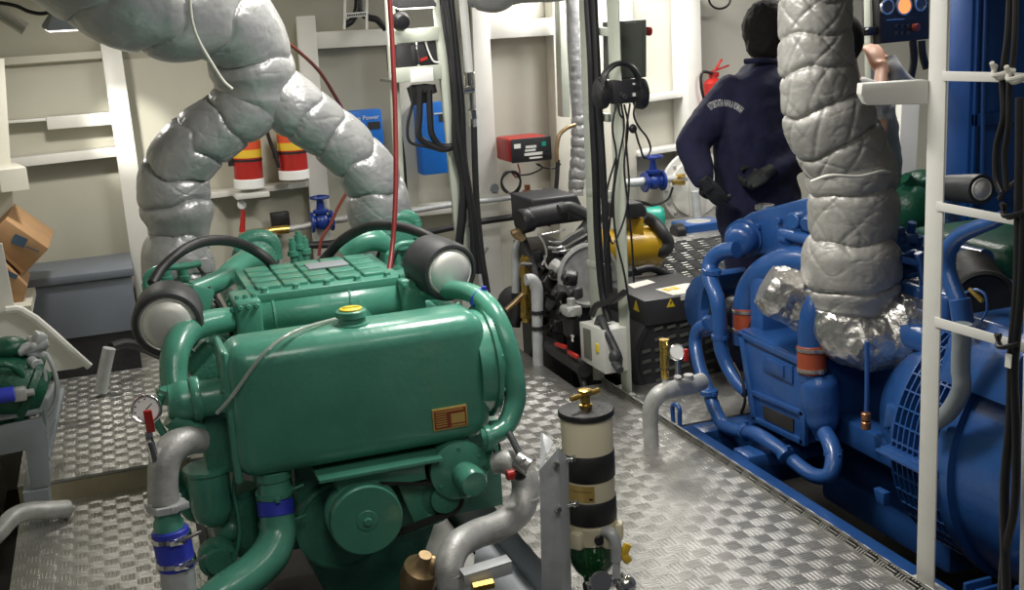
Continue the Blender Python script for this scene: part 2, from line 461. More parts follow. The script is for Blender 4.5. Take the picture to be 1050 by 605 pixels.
# ------------------------------------------------------------------ lights
def area(name, loc, size, power, target=None, col=(1, .96, .88), sy=None):
    l = bpy.data.lights.new(name, 'AREA'); l.energy = power; l.color = col; l.size = size
    if sy: l.shape = 'RECTANGLE'; l.size_y = sy
    o = bpy.data.objects.new(name, l); COL.objects.link(o); o.location = loc
    d = (V(target)-V(loc)) if target is not None else V((0, 0, -1))
    o.rotation_euler = d.to_track_quat('-Z', 'Y').to_euler(); return o
area('overhead_light', (1.35, 3.5, 2.17), .3, 32, col=(1, .97, .92), sy=.5)
area('overhead_light', (1.1, 4.7, 2.17), .4, 17, sy=.9)
area('overhead_light', (2.8, 6.0, 2.17), .45, 34, col=(1, .98, .94), sy=.9)
area('overhead_light', (3.6, 4.9, 2.17), .4, 22, sy=.6)
area('overhead_light', (0.4, 1.6, 2.17), .6, 12, sy=1.0)
area('overhead_light', (1.4, 1.6, 2.17), .4, 5, sy=.6)  # unseen fill added to brighten the bed plate and bracket front
wd = bpy.data.worlds.new('World'); scn.world = wd; wd.use_nodes = True
wd.node_tree.nodes['Background'].inputs[0].default_value = (.9, .92, 1, 1)
wd.node_tree.nodes['Background'].inputs[1].default_value = .05
scn.view_settings.view_transform = 'Standard'; scn.view_settings.look = 'None'
scn.view_settings.gamma = 1; scn.view_settings.exposure = 0.12; scn.view_settings.use_curve_mapping = False
# ------------------------------------------------------------------ green marine engine
eng = thing('marine_engine', 'large green V engine with rounded expansion tank at its front', 'engine', V((.68, 3.9, -.40)))
# expansion tank
mb = MB()
mb.b(.255, 1.085, 3.40, 3.63, .375, .805, .07, 5)
tank = mb.build('coolant_tank', 'green', eng, sharp=60)
mb = MB(); mb.b(.250, .275, 3.43, 3.65, .365, .79, .02, 3); mb.build('end_flange', 'green', tank)
mb = MB(); mb.b(.33, 1.04, 3.63, 3.70, .42, .72, .02, 3); mb.build('rear_cover', 'green', tank)
fc = P(361, 331, Z=.805)
mb = MB(); mb.lathe(V((fc.x, fc.y, .795)), V((0,0,1)), [(0, .062), (.012, .06), (.014, .045), (.03, .042), (.032, .05), (.05, .048), (.053, .044)], 32)
cap = mb.build('filler_cap', 'green', tank)
mb = MB(); mb.lathe(V((fc.x, fc.y, .847)), V((0,0,1)), [(0, .036), (.006, .036), (.008, .030)], 32); mb.box(V((fc.x, fc.y, .856)), (.05, .012, .006), None, .002); lab(mb.build('cap_top', 'yellow_cap', cap), 'yellow filler cap top')
# name plate with its rows of small print
npc = P(461, 428, Y=3.4)
mb = MB(); mb.b(npc.x-.058, npc.x+.058, 3.392, 3.402, npc.z-.036, npc.z+.036, .002); plt = lab(mb.build('name_plate', 'plate_gold', tank), 'gold and red engine data plate')
mb = MB(); mb.b(npc.x-.053, npc.x+.053, 3.3905, 3.393, npc.z-.031, npc.z+.031); mb.build('plate_field', 'plate_red', plt)
mb = MB()
for i in range(7): mb.b(npc.x-.048, npc.x-(.012 if i else -.045), 3.3895, 3.391, npc.z+.026-.008*i-.002, npc.z+.026-.008*i+.0012)
mb.b(npc.x+.002, npc.x+.048, 3.3895, 3.391, npc.z-.018, npc.z+.014)
mb.b(npc.x+.002, npc.x+.048, 3.3895, 3.391, npc.z-.028, npc.z-.023); mb.build('plate_print', 'plate_gold', plt)

# engine block, sump and mounts
mb = MB()
mb.b(.40, .98, 3.62, 4.75, .02, .44, .03)
mb.b(.34, .44, 3.70, 4.70, .30, .52, .03); mb.b(.95, 1.08, 3.70, 4.70, .30, .52, .03)
mb.b(.44, .94, 3.55, 3.66, .05, .36, .02)
blk = mb.build('engine_block', 'green_cast', eng)
mb = MB(); mb.prism([V((.44, 3.64, .05)), V((.94, 3.64, .05)), V((.82, 3.64, -.22)), V((.54, 3.64, -.22))], V((0, 1.0, 0)), .02); mb.build('sump', 'green_cast', eng)
mb = MB(); mb.b(.72, 1.16, 3.60, 3.64, .05, .37, .008); mb.b(.78, .86, 3.585, 3.6, .14, .33, .006); mb.build('timing_cover', 'green_cast', eng)
for sx in (.26, 1.04):
    mb = MB(); mb.b(sx-.06, sx+.10, 3.75, 4.75, -.42, -.28, .006); lab(mb.build('bearer', 'white_paint', eng), 'white painted engine bearer')
# belt guard bracket under the tank
mb = MB()
a = P(322, 484, Y=3.45); c = P(446, 458, Y=3.45)
mb.b(a.x, c.x, 3.36, 3.60, a.z-.008, a.z+.004, .002); mb.b(a.x+.06, c.x-.05, 3.40, 3.58, a.z-.075, a.z-.006, .004)
mb.build('tank_bracket', 'green', eng)
# pulleys
pc = P(376, 533, Y=3.36); r = RM(38, pc); D = V((0, -1, 0))
mb = MB(); mb.lathe(pc+V((0, .10, 0)), D, [(0, r*1.0), (.02, r*1.02), (.022, r*.86), (.028, r*.86), (.030, r*1.02), (.038, r*.86), (.046, r*1.02), (.054, r*.86), (.062, r*1.02), (.064, r*.98), (.088, r*.98), (.09, r*1.0), (.106, r*.99), (.110, r*.95), (.110, r*.86), (.108, r*.30), (.112, r*.28), (.114, r*.12), (.112, .002)], 48)
pul = mb.build('pulley', 'green', eng)
mb = MB(); mb.bolt(pc+D*.012, D, .014, .012); mb.build('hub_bolt', 'green', pul)
p2 = P(352, 540, Y=3.50); r2 = RM(48, p2)
mb = MB(); mb.lathe(p2+V((0, .06, 0)), D, [(0, r2), (.05, r2), (.055, r2*.93), (.05, r2*.90), (.05, r2*.3), (.02, .01)], 48); mb.build('damper', 'green_cast', eng)
# drive belts around pulley and alternator pulley
alt = P(452, 505, Y=3.47)
def belt(y, name='drive_belt'):
    R1 = r*.93; R2 = .055; A = V((pc.x, y, pc.z)); B = V((alt.x, y, alt.z)); d = (B-A).normalized(); nrm = V((-d.z, 0, d.x))
    out = []
    a0 = math.atan2(nrm.z, nrm.x)
    for k in range(17): a = a0 + PI*k/16; out.append(A+V((math.cos(a), 0, math.sin(a)))*R1)
    for k in range(13): a = a0 + PI + PI*k/12; out.append(B+V((math.cos(a), 0, math.sin(a)))*R2)
    out.append(out[0].copy())
    m = MB(); m.tube(out, .006, 6, 1); return m.build(name, 'rubber', eng)
belt(3.40); belt(3.416); belt(3.43)
mb = MB(); mb.lathe(alt+V((0, .14, 0)), D, [(0, .06), (.1, .075), (.17, .075), (.18, .05), (.2, .05), (.2, .02)], 28); mb.build('alternator', 'green_cast', eng)
a0 = P(424, 470, Y=3.42); a1 = P(437, 536, Y=3.42)
mb = MB(); mb.prism([P(398, 476, Y=3.44), P(432, 468, Y=3.44), P(452, 536, Y=3.44), P(430, 545, Y=3.44), P(424, 535, Y=3.44)], V((0, .025, 0)), .004); mb.bolt(P(440, 530, Y=3.44), D, .012); mb.build('tension_arm', 'green', eng)
# sea water pump
wp = P(471, 482, Y=3.40); wr = RM(31, wp)
mb = MB(); mb.lathe(wp+V((0, .16, 0)), D, [(0, wr*.9), (.14, wr*.95), (.145, wr), (.165, wr), (.17, wr*.9), (.178, wr*.5)], 40)
mb.bolts(wp+V((0, -.008, 0)), D, wr*.8, 6, .008)
pump = mb.build('water_pump', 'green', eng)
wq = P(477, 488, Y=3.34); mb = MB(); mb.lathe(wp+V((.012, -.01, -.012)), V((.12, -1, -.1)), [(0, wr*.46), (.03, wr*.46), (.032, wr*.50), (.07, wr*.50), (.082, wr*.42), (.085, wr*.1)], 32); mb.build('pump_cap', 'green', pump)
mb = MB(); TP(mb, [(498, 470), (503, 474)], 10, Y=3.40); mb.build('pump_port', 'green', pump)

# aftercooler with ribbed top in the middle of the vee
AY0, AY1 = 3.93, 4.42
zt = P(263, 304, Y=AY0).z
xl, xr = P(258, 304, Y=AY0).x, P(413, 279, Y=AY0).x
mb = MB(); mb.b(xl, xr, AY0, AY1, zt-.03, zt+.004, .004)
mb.b(xl+.02, xr-.02, AY0+.02, AY1, zt-.22, zt-.02, .02)
for i in range(7):
    x = xl+.02+(xr-xl-.04)*i/6
    for j in range(3):
        pass
ac = mb.build('aftercooler', 'green', eng)
nx_, ny_ = 5, 4
for i in range(nx_):
    mb = MB()
    for j in range(ny_):
        x0 = xl+.03+(xr-xl-.06)*i/nx_; x1 = xl+.03+(xr-xl-.06)*(i+1)/nx_-.012
        y0 = AY0+.07+(AY1-AY0-.09)*j/ny_; y1 = AY0+.07+(AY1-AY0-.09)*(j+1)/ny_-.018
        mb.b(x0, x1, y0, y1, zt+.0, zt+.016, .003)
    mb.build('top_rib', 'green', ac)
for i in range(5):
    mb = MB(); x = xl+.05+(xr-xl-.1)*i/4; mb.lathe(V((x, AY0+.03, zt)), V((0,0,1)), [(0, .017), (.006, .017), (.008, .014), (.02, .013), (.022, .006)], 6); mb.build('bolt', 'green', ac)
mb = MB(); mb.cyl(V((xl-.005, AY0+.05, zt-.085)), V((xr+.005, AY0+.05, zt-.085)), .078, None, 36, .004); bar = mb.build('cooler_barrel', 'green', ac, sharp=50)
for t in (.12, .62):
    mb = MB(); mb.lathe(V((xl+(xr-xl)*t, AY0+.05, zt-.085)), V((1,0,0)), [(0, .079), (.001, .082), (.008, .082), (.009, .079)], 36); mb.build('barrel_seam', 'green', bar)
mb = MB(); xm = P(366, 305, Y=AY0).x
mb.prism([V((xm-.05, AY0-.055, zt-.13)), V((xm+.05, AY0-.055, zt-.13)), V((xm, AY0-.045, zt-.05))], V((0, .05, 0)), .003); mb.build('lug', 'green', ac)
for s, x in ((-1, xl-.02), (1, xr+.02)):
    mb = MB(); mb.b(x-.045, x+.045, AY0-.05, AY0+.15, zt-.165, zt+.0, .012, 3)
    for yy in (-.03, .04, .11):
        for zz in (-.15, -.03): mb.bolt(V((x+s*.045, AY0+yy, zt+zz)), V((s, 0, 0)), .012, .012)
    for xx in (-.028, .0, .028):
        mb.bolt(V((x+xx, AY0-.05, zt-.02)), V((0, -1, 0)), .009, .012); mb.bolt(V((x+xx, AY0-.05, zt-.14)), V((0, -1, 0)), .009, .012)
        mb.bolt(V((x+xx, AY0+.0, zt)), V((0, 0, 1)), .009, .012)
    mb.build('end_block', 'green', ac)
mb = MB(); q = P(330, 268, Y=4.25); mb.b(q.x-.06, q.x+.09, 4.19, 4.30, zt+.014, zt+.02, .002); lab(mb.build('label_plate', 'grey_paint', ac), 'grey plate among the ribs')

# side water pipes
mb = MB(); TP(mb, [(240, 327), (215, 331), (193, 339), (180, 360), (178, 385), (180, 398)], [13, 13.5, 14.5, 14.5, 14, 14], Y=[3.95, 3.86, 3.78, 3.70, 3.66, 3.64], n=20, sub=8)
lp = mb.build('left_water_pipe', 'green', eng, sharp=60); lp.name = 'water_pipe'
mb = MB(); fpt = P(181, 399, Y=3.64); mb.cyl(fpt-V((0, 0, .012)), fpt+V((0, 0, .012)), .062, None, 24, .003); mb.bolts(fpt+V((0, 0, .012)), V((0, 0, 1)), .05, 4, .008, .01, .6); mb.build('flange', 'green', lp)
mb = MB(); TP(mb, [(421, 300), (445, 298), (474, 298), (493, 306), (507, 322), (519, 350), (527, 385), (528, 412), (519, 436), (506, 446), (496, 449)], [9.5, 9.5, 9.5, 10, 10.5, 11, 11, 11, 10.5, 10, 10], Y=[3.95, 3.86, 3.72, 3.60, 3.50, 3.44, 3.41, 3.40, 3.38, 3.36, 3.37], n=20, sub=8)
rp_ = mb.build('water_pipe', 'green', eng, sharp=60)
mb = MB(); clamp(mb, P(492, 306, Y=3.61), P(500, 313, Y=3.60)-P(486, 301, Y=3.65), RM(10.5, P(492, 306, Y=3.61)), .022); lab(mb.build('hose_clamp', 'blue_hose', rp_), 'blue hose band')
mb = MB(); q = P(512, 333, Y=3.52); 
for (px, py, y) in ((420, 300, 3.95), (500, 449, 3.37)):
    w = P(px, py, Y=y); mb = MB(); mb.cyl(w-V((.012, 0, 0)), w+V((.012, 0, 0)), .042, None, 20, .003); mb.build('flange', 'green', rp_)
mb = MB(); TP(mb, [(489, 312), (491, 335), (492, 352)], 6, Y=3.72); vp = mb.build('drop_pipe', 'green', eng)
mb = MB(); w = P(490, 333, Y=3.72); clamp(mb, w, V((0, 0, 1)), RM(6, w), .02); lab(mb.build('hose_clamp', 'blue_hose', vp), 'blue hose band')
# rounded end cover right of the tank
w = P(492, 388, Y=3.64)
mb = MB(); mb.lathe(V((1.05, 3.56, .60)), V((1, 0, 0)), [(0, .175), (.05, .175), (.052, .19), (.066, .19), (.068, .172), (.09, .16), (.105, .12), (.115, .05), (.117, .005)], 40, sx=1.0)
mb.bolts(V((1.115, 3.56, .60)), V((1, 0, 0)), .182, 10, .007, .008); mb.build('end_cover', 'green', eng, sharp=50)
# small frame boss at tank corner
mb = MB(); w = P(507, 346, Y=3.5); mb.ell(w, (.03, .03, .05)); mb.build('boss', 'green', tank)

# thermostat housing and manifold on the left front
mb = MB(); TP(mb, [(236, 404), (212, 408), (186, 411), (172, 412)], [20, 19, 21, 17], Y=[3.50, 3.50, 3.50, 3.50], n=24)
w = P(199, 409, Y=3.5); mb.cyl(w-V((.01, 0, 0)), w+V((.02, 0, 0)), .068, None, 24, .004)
w = P(232, 405, Y=3.5); mb.cyl(w-V((.012, 0, 0)), w+V((.014, 0, 0)), .075, None, 24, .004); mb.bolts(w-V((.012, 0, 0)), V((-1, 0, 0)), .062, 6, .008)
man = mb.build('thermostat_housing', 'green', eng, sharp=50)
mb = MB(); TP(mb, [(180, 398), (180, 412)], 16, Y=3.58); TP(mb, [(178, 425), (195, 440), (204, 446)], [15, 13, 12], Y=3.5); mb.build('elbow', 'green', man)
mb = MB(); w = P(184, 443, Y=3.48); mb.ell(w, (.035, .03, .025)); TP(mb, [(166, 405), (160, 430), (168, 445)], 4, Y=3.5); mb.build('bracket', 'green', man)
mb = MB(); w = P(226, 430, Y=3.55); mb.b(w.x-.06, w.x+.05, 3.52, 3.66, w.z-.17, w.z+.03, .012); mb.build('side_housing', 'green_cast', man)
# oil filter bowls
for i, (px, py, rr, y, h) in enumerate(((212, 478, 23, 3.56, .20), (243, 500, 19, 3.60, .24), (268, 520, 18, 3.64, .22))):
    w = P(px, py, Y=y); R_ = RM(rr, w)
    mb = MB(); mb.lathe(w, V((0, 0, -1)), [(0, R_*1.05), (.012, R_*1.05), (.014, R_*.95), (h*.7, R_*.92), (h*.88, R_*.75), (h*.97, R_*.45), (h, .004)], 28); mb.build('oil_filter', 'green' if i == 0 else 'green_cast', eng)
mb = MB(); TP(mb, [(172, 470), (182, 500), (196, 524), (212, 530)], 9, Y=3.62); mb.build('oil_pipe', 'green_cast', eng)
mb = MB(); TP(mb, [(248, 455), (240, 500), (246, 545), (238, 585)], 2.2, Y=3.52); mb.build('oil_line', 'green_cast', eng)
mb = MB(); w = P(222, 568, Y=3.55); mb.lathe(w, D, [(0, .06), (.05, .06), (.052, .045), (.07, .04), (.07, .01)], 24); mb.bolts(w+D*.05, D, .05, 6); mb.ell(w+V((.06, .05, .06)), (.06, .06, .05)); mb.build('lift_pump', 'green_cast', eng)

# big coolant hose leaving the tank underneath
mb = MB(); hp, hr = TP(mb, [(279, 478), (281, 500), (283, 522), (285, 545), (277, 568), (258, 588), (232, 606), (215, 620)], [17, 17, 17.5, 19, 20, 20, 20, 20], Y=[3.50, 3.48, 3.46, 3.44, 3.40, 3.36, 3.32, 3.3], n=24, sub=8)
cp = mb.build('coolant_pipe', 'green', eng, sharp=60)
mb = MB(); mb.cyl(P(282, 512, Y=3.47), P(283.5, 528, Y=3.455), RM(18.5, hp[2]), None, 28, .002); slv = lab(mb.build('hose_sleeve', 'blue_hose', cp), 'blue silicone hose sleeve')
for (px, py) in ((281.5, 505), (284, 536)):
    w = P(px, py, Y=3.47); mb = MB(); clamp(mb, w, V((.05, 0, -1)), RM(18.2, w), .014); w2 = w+V((RM(20, w), -.01, 0)); mb.cyl(w2-V((.02, 0, .0)), w2+V((.03, 0, .012)), .004, None, 8); mb.build('hose_clamp', 'green', cp)
mb = MB(); w = P(279, 486, Y=3.49); mb.cyl(w-V((0, 0, .012)), w+V((0, 0, .02)), RM(20, w), None, 28, .003); mb.build('flange', 'green', cp)

# cylinder heads, one rocker cover each
for s, pts in ((-1, ((206, 391, 3.98), (214, 372, 4.22), (222, 354, 4.46), (228, 338, 4.7))), (1, ((470, 318, 3.98), (466, 300, 4.22), (458, 285, 4.46), (448, 272, 4.7)))):
    for (px, py, y) in pts:
        c = V((.27 if s < 0 else 1.10, y, .60)); rot = Matrix.Rotation(s*.75, 3, 'Y')
        mb = MB(); mb.box(c, (.17, .185, .12), rot, .018, 3); mb.box(c+rot@V((0, 0, .075)), (.13, .16, .06), rot, .022, 3)
        for dy in (-.06, .06): mb.bolt(c+rot@V((0, dy, .104)), rot@V((0, 0, 1)), .011, .014)
        hd = mb.build('cylinder_head', 'green_cast', eng)
        mb = MB(); mb.tube([c+rot@V((-s*.09, .03, .0)), c+rot@V((-s*.14, .05, .05)), c+rot@V((-s*.17, .06, .14))], .007, 8); lab(mb.build('injector_line', 'black_metal', hd), 'black injector line')
# inlet manifolds along the banks
for s in (-1, 1):
    mb = MB(); x = .43 if s < 0 else .95; mb.tube([V((x, 3.95, .70)), V((x, 4.8, .70))], .055, 20, 1); mb.build('inlet_manifold', 'green', eng, sharp=50)
mb = MB(); TP(mb, [(196, 300), (225, 288), (246, 272), (262, 264)], [11, 11, 12, 15], Y=[4.35, 4.45, 4.6, 4.75], n=18); mb.build('air_pipe', 'green', eng, sharp=60)
mb = MB(); w = P(196, 306, Y=4.3); mb.box(w, (.10, .14, .10), Matrix.Rotation(.5, 3, 'Z') @ Matrix.Rotation(.4, 3, 'Y'), .012); mb.build('air_box', 'green', eng)
mb = MB(); TP(mb, [(352, 262), (366, 250), (384, 246), (398, 252)], [9, 12, 12, 9], Y=4.7, n=18); mb.build('air_pipe', 'green', eng, sharp=60)
# turbochargers at the rear
for px, py in ((262, 268), (408, 246)):
    w = P(px, py, Y=4.85)
    mb = MB(); mb.lathe(w+V((0, .05, 0)), V((0, -1, .1)), [(0, .05), (.0, .085), (.05, .10), (.09, .085), (.1, .05), (.13, .045), (.13, .01)], 28); mb.tube([w+V((.08, 0, 0)), w+V((.07, 0, .08)), w+V((-.0, 0, .1)), w+V((-.08, 0, .06))], .035, 14); mb.build('turbocharger', 'green_cast', eng)
mb = MB()
for px, py in ((300, 250), (306, 243), (312, 248), (418, 236), (428, 232), (150, 292), (160, 280), (170, 276), (188, 275), (405, 232), (392, 232)):
    w = P(px, py, Y=4.8); mb = MB(); mb.lathe(w-V((0, 0, .05)), V((0, 0, 1)), [(-.12, .016), (0, .016), (0, .025), (.02, .025), (.022, .018), (.06, .018), (.06, .012), (.075, .012)], 12); mb.build('sender_unit', 'green', eng)
mb = MB(); TP(mb, [(150, 296), (150, 284), (160, 276), (190, 273), (206, 270)], 3.5, Y=4.7); mb.build('oil_line', 'green', eng)
mb = MB(); TP(mb, [(397, 262), (412, 250), (436, 252), (446, 262)], 3, Y=4.6); mb.build('oil_line', 'green', eng)
mb = MB(); mb.b(.30, 1.08, 4.70, 5.05, -.05, .52, .03); mb.build('flywheel_housing', 'green_cast', eng)

# air filters with bright end caps
def air_filter(px, py, rpx, y, d):
    c = P(px, py, Y=y); R_ = RM(rpx, c); d = d.normalized()
    mb = MB(); mb.lathe(c-d*.17, d, [(0, R_*.6), (.004, R_*.98), (.08, R_*1.0), (.165, R_*1.0), (.18, R_*.93), (.182, R_*.84), (.165, R_*.82), (.165, R_*.4)], 56)
    f = lab(mb.build('air_filter', 'rubber_grey', eng, sharp=50), 'black air filter with bright end cap')
    mb = MB(); mb.lathe(c-d*.012, d, [(0, R_*.84), (.012, R_*.83), (.02, R_*.76), (.017, R_*.72), (.026, R_*.66), (.034, R_*.45), (.037, R_*.2), (.038, .002)], 56); mb.build('end_cap', 'brushed', f)
    return f
air_filter(172, 333, 36, 3.78, V((-.10, -1, -.02)))
air_filter(461, 279, 31, 3.80, V((.16, -1, -.05)))
# breather hoses arching over the engine
mb = MB(); TP(mb, [(156, 291), (166, 275), (184, 259), (208, 248), (234, 247), (258, 255), (274, 266), (285, 279)], 5.4, Y=[4.0, 4.05, 4.1, 4.2, 4.3, 4.4, 4.4, 4.4], n=14); h = lab(mb.build('breather_hose', 'rubber', eng), 'black hose arching over the left bank')
mb = MB(); TP(mb, [(326, 274), (336, 262), (350, 247), (368, 236), (388, 231), (412, 233), (432, 239), (446, 246)], 5.2, Y=[4.5, 4.5, 4.45, 4.4, 4.3, 4.2, 4.1, 4.05], n=14); h = lab(mb.build('breather_hose', 'rubber', eng), 'black hose arching over the right bank')
# ------------------------------------------------------------------ lagged exhaust of the green engine
lagr = thing('exhaust_lagging', 'forked silver quilted exhaust lagging rising behind the green engine', 'pipe lagging', P(270, 275, Y=4.95))
def lagging(name, pts, r, Y=None, X=None, parent=None, m='lag', n=150, sub=30, label=None, **q):
    mb = MB(); TP(mb, pts, r, Y=Y, X=X, n=n, sub=sub, disp=quilt(**q))
    o = mb.build(name, m, parent, sharp=180)
    return o
lagging('left_branch', [(184, 282), (181, 262), (184, 238), (182, 215), (178, 192), (184, 168), (203, 146), (228, 128), (252, 108), (266, 92)], [37, 36, 30, 37, 37, 35, 34, 33, 35, 30], Y=[4.95]*5+[4.93, 4.9, 4.88, 4.85, 4.85], parent=lagr, seed=1.3, period=.15, amp=.17, wr=.045, fold=.35, tufts=6).name = 'branch'
lagging('right_branch', [(398, 262), (394, 240), (389, 212), (381, 184), (360, 156), (332, 132), (304, 112), (276, 88)], [33, 33, 33, 31, 29, 30, 32, 30], Y=[4.95, 4.95, 4.95, 4.93, 4.9, 4.88, 4.85, 4.85], parent=lagr, seed=4.1, period=.16, amp=.17, wr=.045, fold=.35, tufts=6).name = 'branch'
lagging('trunk', [(258, 122), (260, 98), (258, 70), (250, 40), (226, 16), (176, 4), (120, -16), (70, -50), (-60, -120)], [28, 38, 44, 44, 48, 58, 62, 62, 62], Y=[4.85, 4.85, 4.84, 4.8, 4.72, 4.62, 4.5, 4.4, 4.1], parent=lagr, seed=7.7, period=.26, amp=.12, wr=.03, fold=.25)
mb = MB(); TP(mb, [(240, 34), (226, 22), (212, 24)], 2, Y=4.6)
mb = MB(); TP(mb, [(194, -8), (197, 22), (204, 42), (218, 66), (230, 84), (238, 91)], 1.6, Y=[4.3, 4.33, 4.4, 4.45, 4.5, 4.52], n=8)
tag(mb.build('cord', 'sticker'), 'pale thin cord hanging over the forked silver lagging', 'cord')

# ------------------------------------------------------------------ lagged exhaust of the blue engine
LX = 2.52
lag2 = thing('exhaust_lagging', 'thick grey quilted exhaust lagging dropping to the blue engine', 'pipe lagging', P(872, 360, X=LX))
lagging('riser', [(836, -120), (836, -30), (836, 0), (837, 45), (839, 85), (848, 118), (862, 148), (869, 168)], [37, 37, 38, 38, 40, 46, 46, 44], Y=3.55, parent=lag2, m='lag_warm', seed=2.2, period=.125, amp=.15, wr=.055, fold=.9, wob=.3, tufts=7)
lagging('elbow_cover', [(866, 152), (873, 180), (875, 208), (874, 236), (873, 262), (873, 290), (872, 312), (870, 330)], [42, 46, 46, 45, 50, 50, 44, 30], Y=3.55, parent=lag2, m='lag_warm', seed=5.9, period=.17, amp=.13, wr=.045, fold=.6, wob=.3, tufts=6)
mb = MB()
def foil_disp(r, L, an, q, nrm):
    p = q+nrm*r
    return r*(1+.10*(1-2*abs(noise.noise(p*10)))+.04*(1-2*abs(noise.noise(p*30))))
TP(mb, [(856, 318), (866, 336), (884, 346), (906, 344), (925, 338), (940, 318), (950, 296)], [28, 30, 31, 31, 36, 30, 22], Y=[3.58, 3.52, 3.47, 3.44, 3.42, 3.45, 3.5], n=80, sub=20, disp=foil_disp); lab(mb.build('foil_wrap', 'foil', lag2, sharp=25), 'crumpled silver foil wrap')
mb = MB(); TP(mb, [(784, 292), (796, 298), (815, 306), (838, 318), (856, 328)], [20, 25, 26, 27, 24], Y=[3.72, 3.70, 3.68, 3.64, 3.60], n=80, sub=20, disp=foil_disp); lab(mb.build('foil_wrap', 'foil', lag2, sharp=25), 'crumpled silver foil wrap')
mb = MB()
for pts in (((832, 186), (850, 180), (880, 181), (904, 176), (920, 178)),):
    TP(mb, pts, 1.6, Y=[3.43, 3.37, 3.35, 3.37, 3.44], n=8)
mb.build('seam', 'sticker', lag2)

# ------------------------------------------------------------------ left foreground: cooling pipe with gauge
wp_ = thing('cooling_water_pipe', 'galvanised cooling pipe with blue sleeve and pressure gauge, left of green engine', 'pipe', P(186, 640, Y=3.35))
mb = MB(); p_, r_ = TP(mb, [(206, 452), (192, 452), (178, 459), (169, 474), (167, 494), (168, 516)], [13, 15, 16.5, 16, 15.5, 16], Y=[3.46, 3.43, 3.40, 3.38, 3.37, 3.36], n=24, sub=8); mb.build('elbow', 'galvanised', wp_, sharp=60)
mb = MB(); w = P(170, 518, Y=3.36); mb.cyl(w-V((0, 0, .014)), w+V((0, 0, .012)), RM(20, w), None, 6, .004); mb.box(w+V((.03, -.02, 0)), (.06, .05, .022), Matrix.Rotation(.4, 3, 'Z'), .004); mb.bolts(w+V((0, 0, .012)), V((0, 0, 1)), RM(16, w), 2, .008, .008, .5); mb.build('flange', 'galvanised_light', wp_)
mb = MB(); a, c = P(171, 524, Y=3.36), P(174, 548, Y=3.35); mb.lathe(a, c-a, [(0, RM(14, a)), (.02, RM(13, a)), (.03, RM(15, a)), ((c-a).length, RM(15.5, a))], 24); mb.build('neck', 'green', wp_)
mb = MB(); a, c = P(174, 542, Y=3.35), P(182, 582, Y=3.34); mb.cyl(a, c, RM(19, a), None, 30, .004); lab(mb.build('hose_sleeve', 'blue_hose', wp_), 'blue silicone hose sleeve')
for t in (.2, .82):
    w = a+(c-a)*t; mb = MB(); clamp(mb, w, c-a, RM(19.3, w), .016); mb.cyl(w+V((.0, -.062, 0)), w+V((.085, -.05, .018)), .005, None, 8); mb.box(w+V((.02, -.062, .004)), (.03, .012, .014), None, .002); mb.build('hose_clamp', 'chrome', wp_)
mb = MB(); mb.cyl(P(181, 578, Y=3.34), P(188, 650, Y=3.34), RM(17.5, a), None, 24); mb.build('pipe', 'galvanised_light', wp_)
mb = MB(); TP(mb, [(159, 472), (157, 462), (154, 452)], 5, Y=3.36); w = P(153, 447, Y=3.35); mb.box(w, (.022, .03, .03), None, .004); mb.build('ball_valve', 'chrome', wp_)
mb = MB(); a, c = P(155, 443, Y=3.33), P(151, 421, Y=3.31); mb.beam(a, c, .024, .010, V((0, 1, 0)), .003); lab(mb.build('valve_handle', 'red', wp_), 'red valve lever')
w = P(150, 420, Y=3.36); d = V((-.12, -1, .35)).normalized(); R_ = RM(15.5, w)
mb = MB(); mb.lathe(w-d*.02, d, [(0, R_*.9), (.004, R_), (.022, R_), (.026, R_*.94), (.024, R_*.86)], 32); g = mb.build('gauge', 'chrome', wp_)
mb = MB(); mb.disc(w+d*.003, d, R_*.86, .003); mb.build('gauge_face', 'white', g)
mb = MB(); x = V((1, 0, 0)); u_ = d.cross(x).normalized()
for k in range(9): 
    an = -2.3+4.6*k/8; q = w+d*.0052+(x*math.sin(an)+u_*-math.cos(an)*-1)*R_*.7; mb.box(q, (.004, .002, .004))
mb.beam(w+d*.006, w+d*.006+(x*.6+u_*.5)*R_*.7, .003, .001, d); mb.build('gauge_marks', 'black_metal', g)

# pipe entering at lower left
mb = MB(); TP(mb, [(-14, 560), (0, 545), (14, 530), (32, 524), (52, 523), (70, 522)], [9, 9, 9.5, 9.5, 9.5, 9.5], Y=[4.15, 4.2, 4.25, 4.3, 4.33, 4.36], n=20)
w = P(8, 530, Y=4.2)
t = tag(mb.build('bent_pipe', 'galvanised'), 'bent galvanised pipe entering the lower left corner below the pump', 'pipe')

# ------------------------------------------------------------------ left pump set
PY = 4.55
ps = thing('pump', 'small green pump with hoses on a grey stand at left edge', 'pump', P(10, 440, Y=PY))
mb = MB(); w = P(2, 400, Y=PY)
mb.lathe(P(-20, 385, Y=PY), P(34, 402, Y=PY)-P(-20, 385, Y=PY), [(0, .10), (.10, .125), (.16, .125), (.165, .14), (.19, .14), (.195, .10), (.23, .085), (.235, .03)], 32)
mb.ell(P(8, 356, Y=PY), (.07, .06, .04)); mb.ell(P(4, 425, Y=PY), (.10, .09, .06))
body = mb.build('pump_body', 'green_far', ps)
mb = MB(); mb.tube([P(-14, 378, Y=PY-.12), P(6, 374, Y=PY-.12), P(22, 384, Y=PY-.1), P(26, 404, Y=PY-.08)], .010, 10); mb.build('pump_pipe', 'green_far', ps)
mb = MB(); w = P(6, 405, Y=PY-.16); mb.cyl(w-V((.05, 0, 0)), w+V((.03, 0, 0)), .028, None, 16, .004); lab(mb.build('coupling', 'blue_hose', ps), 'blue coupling')
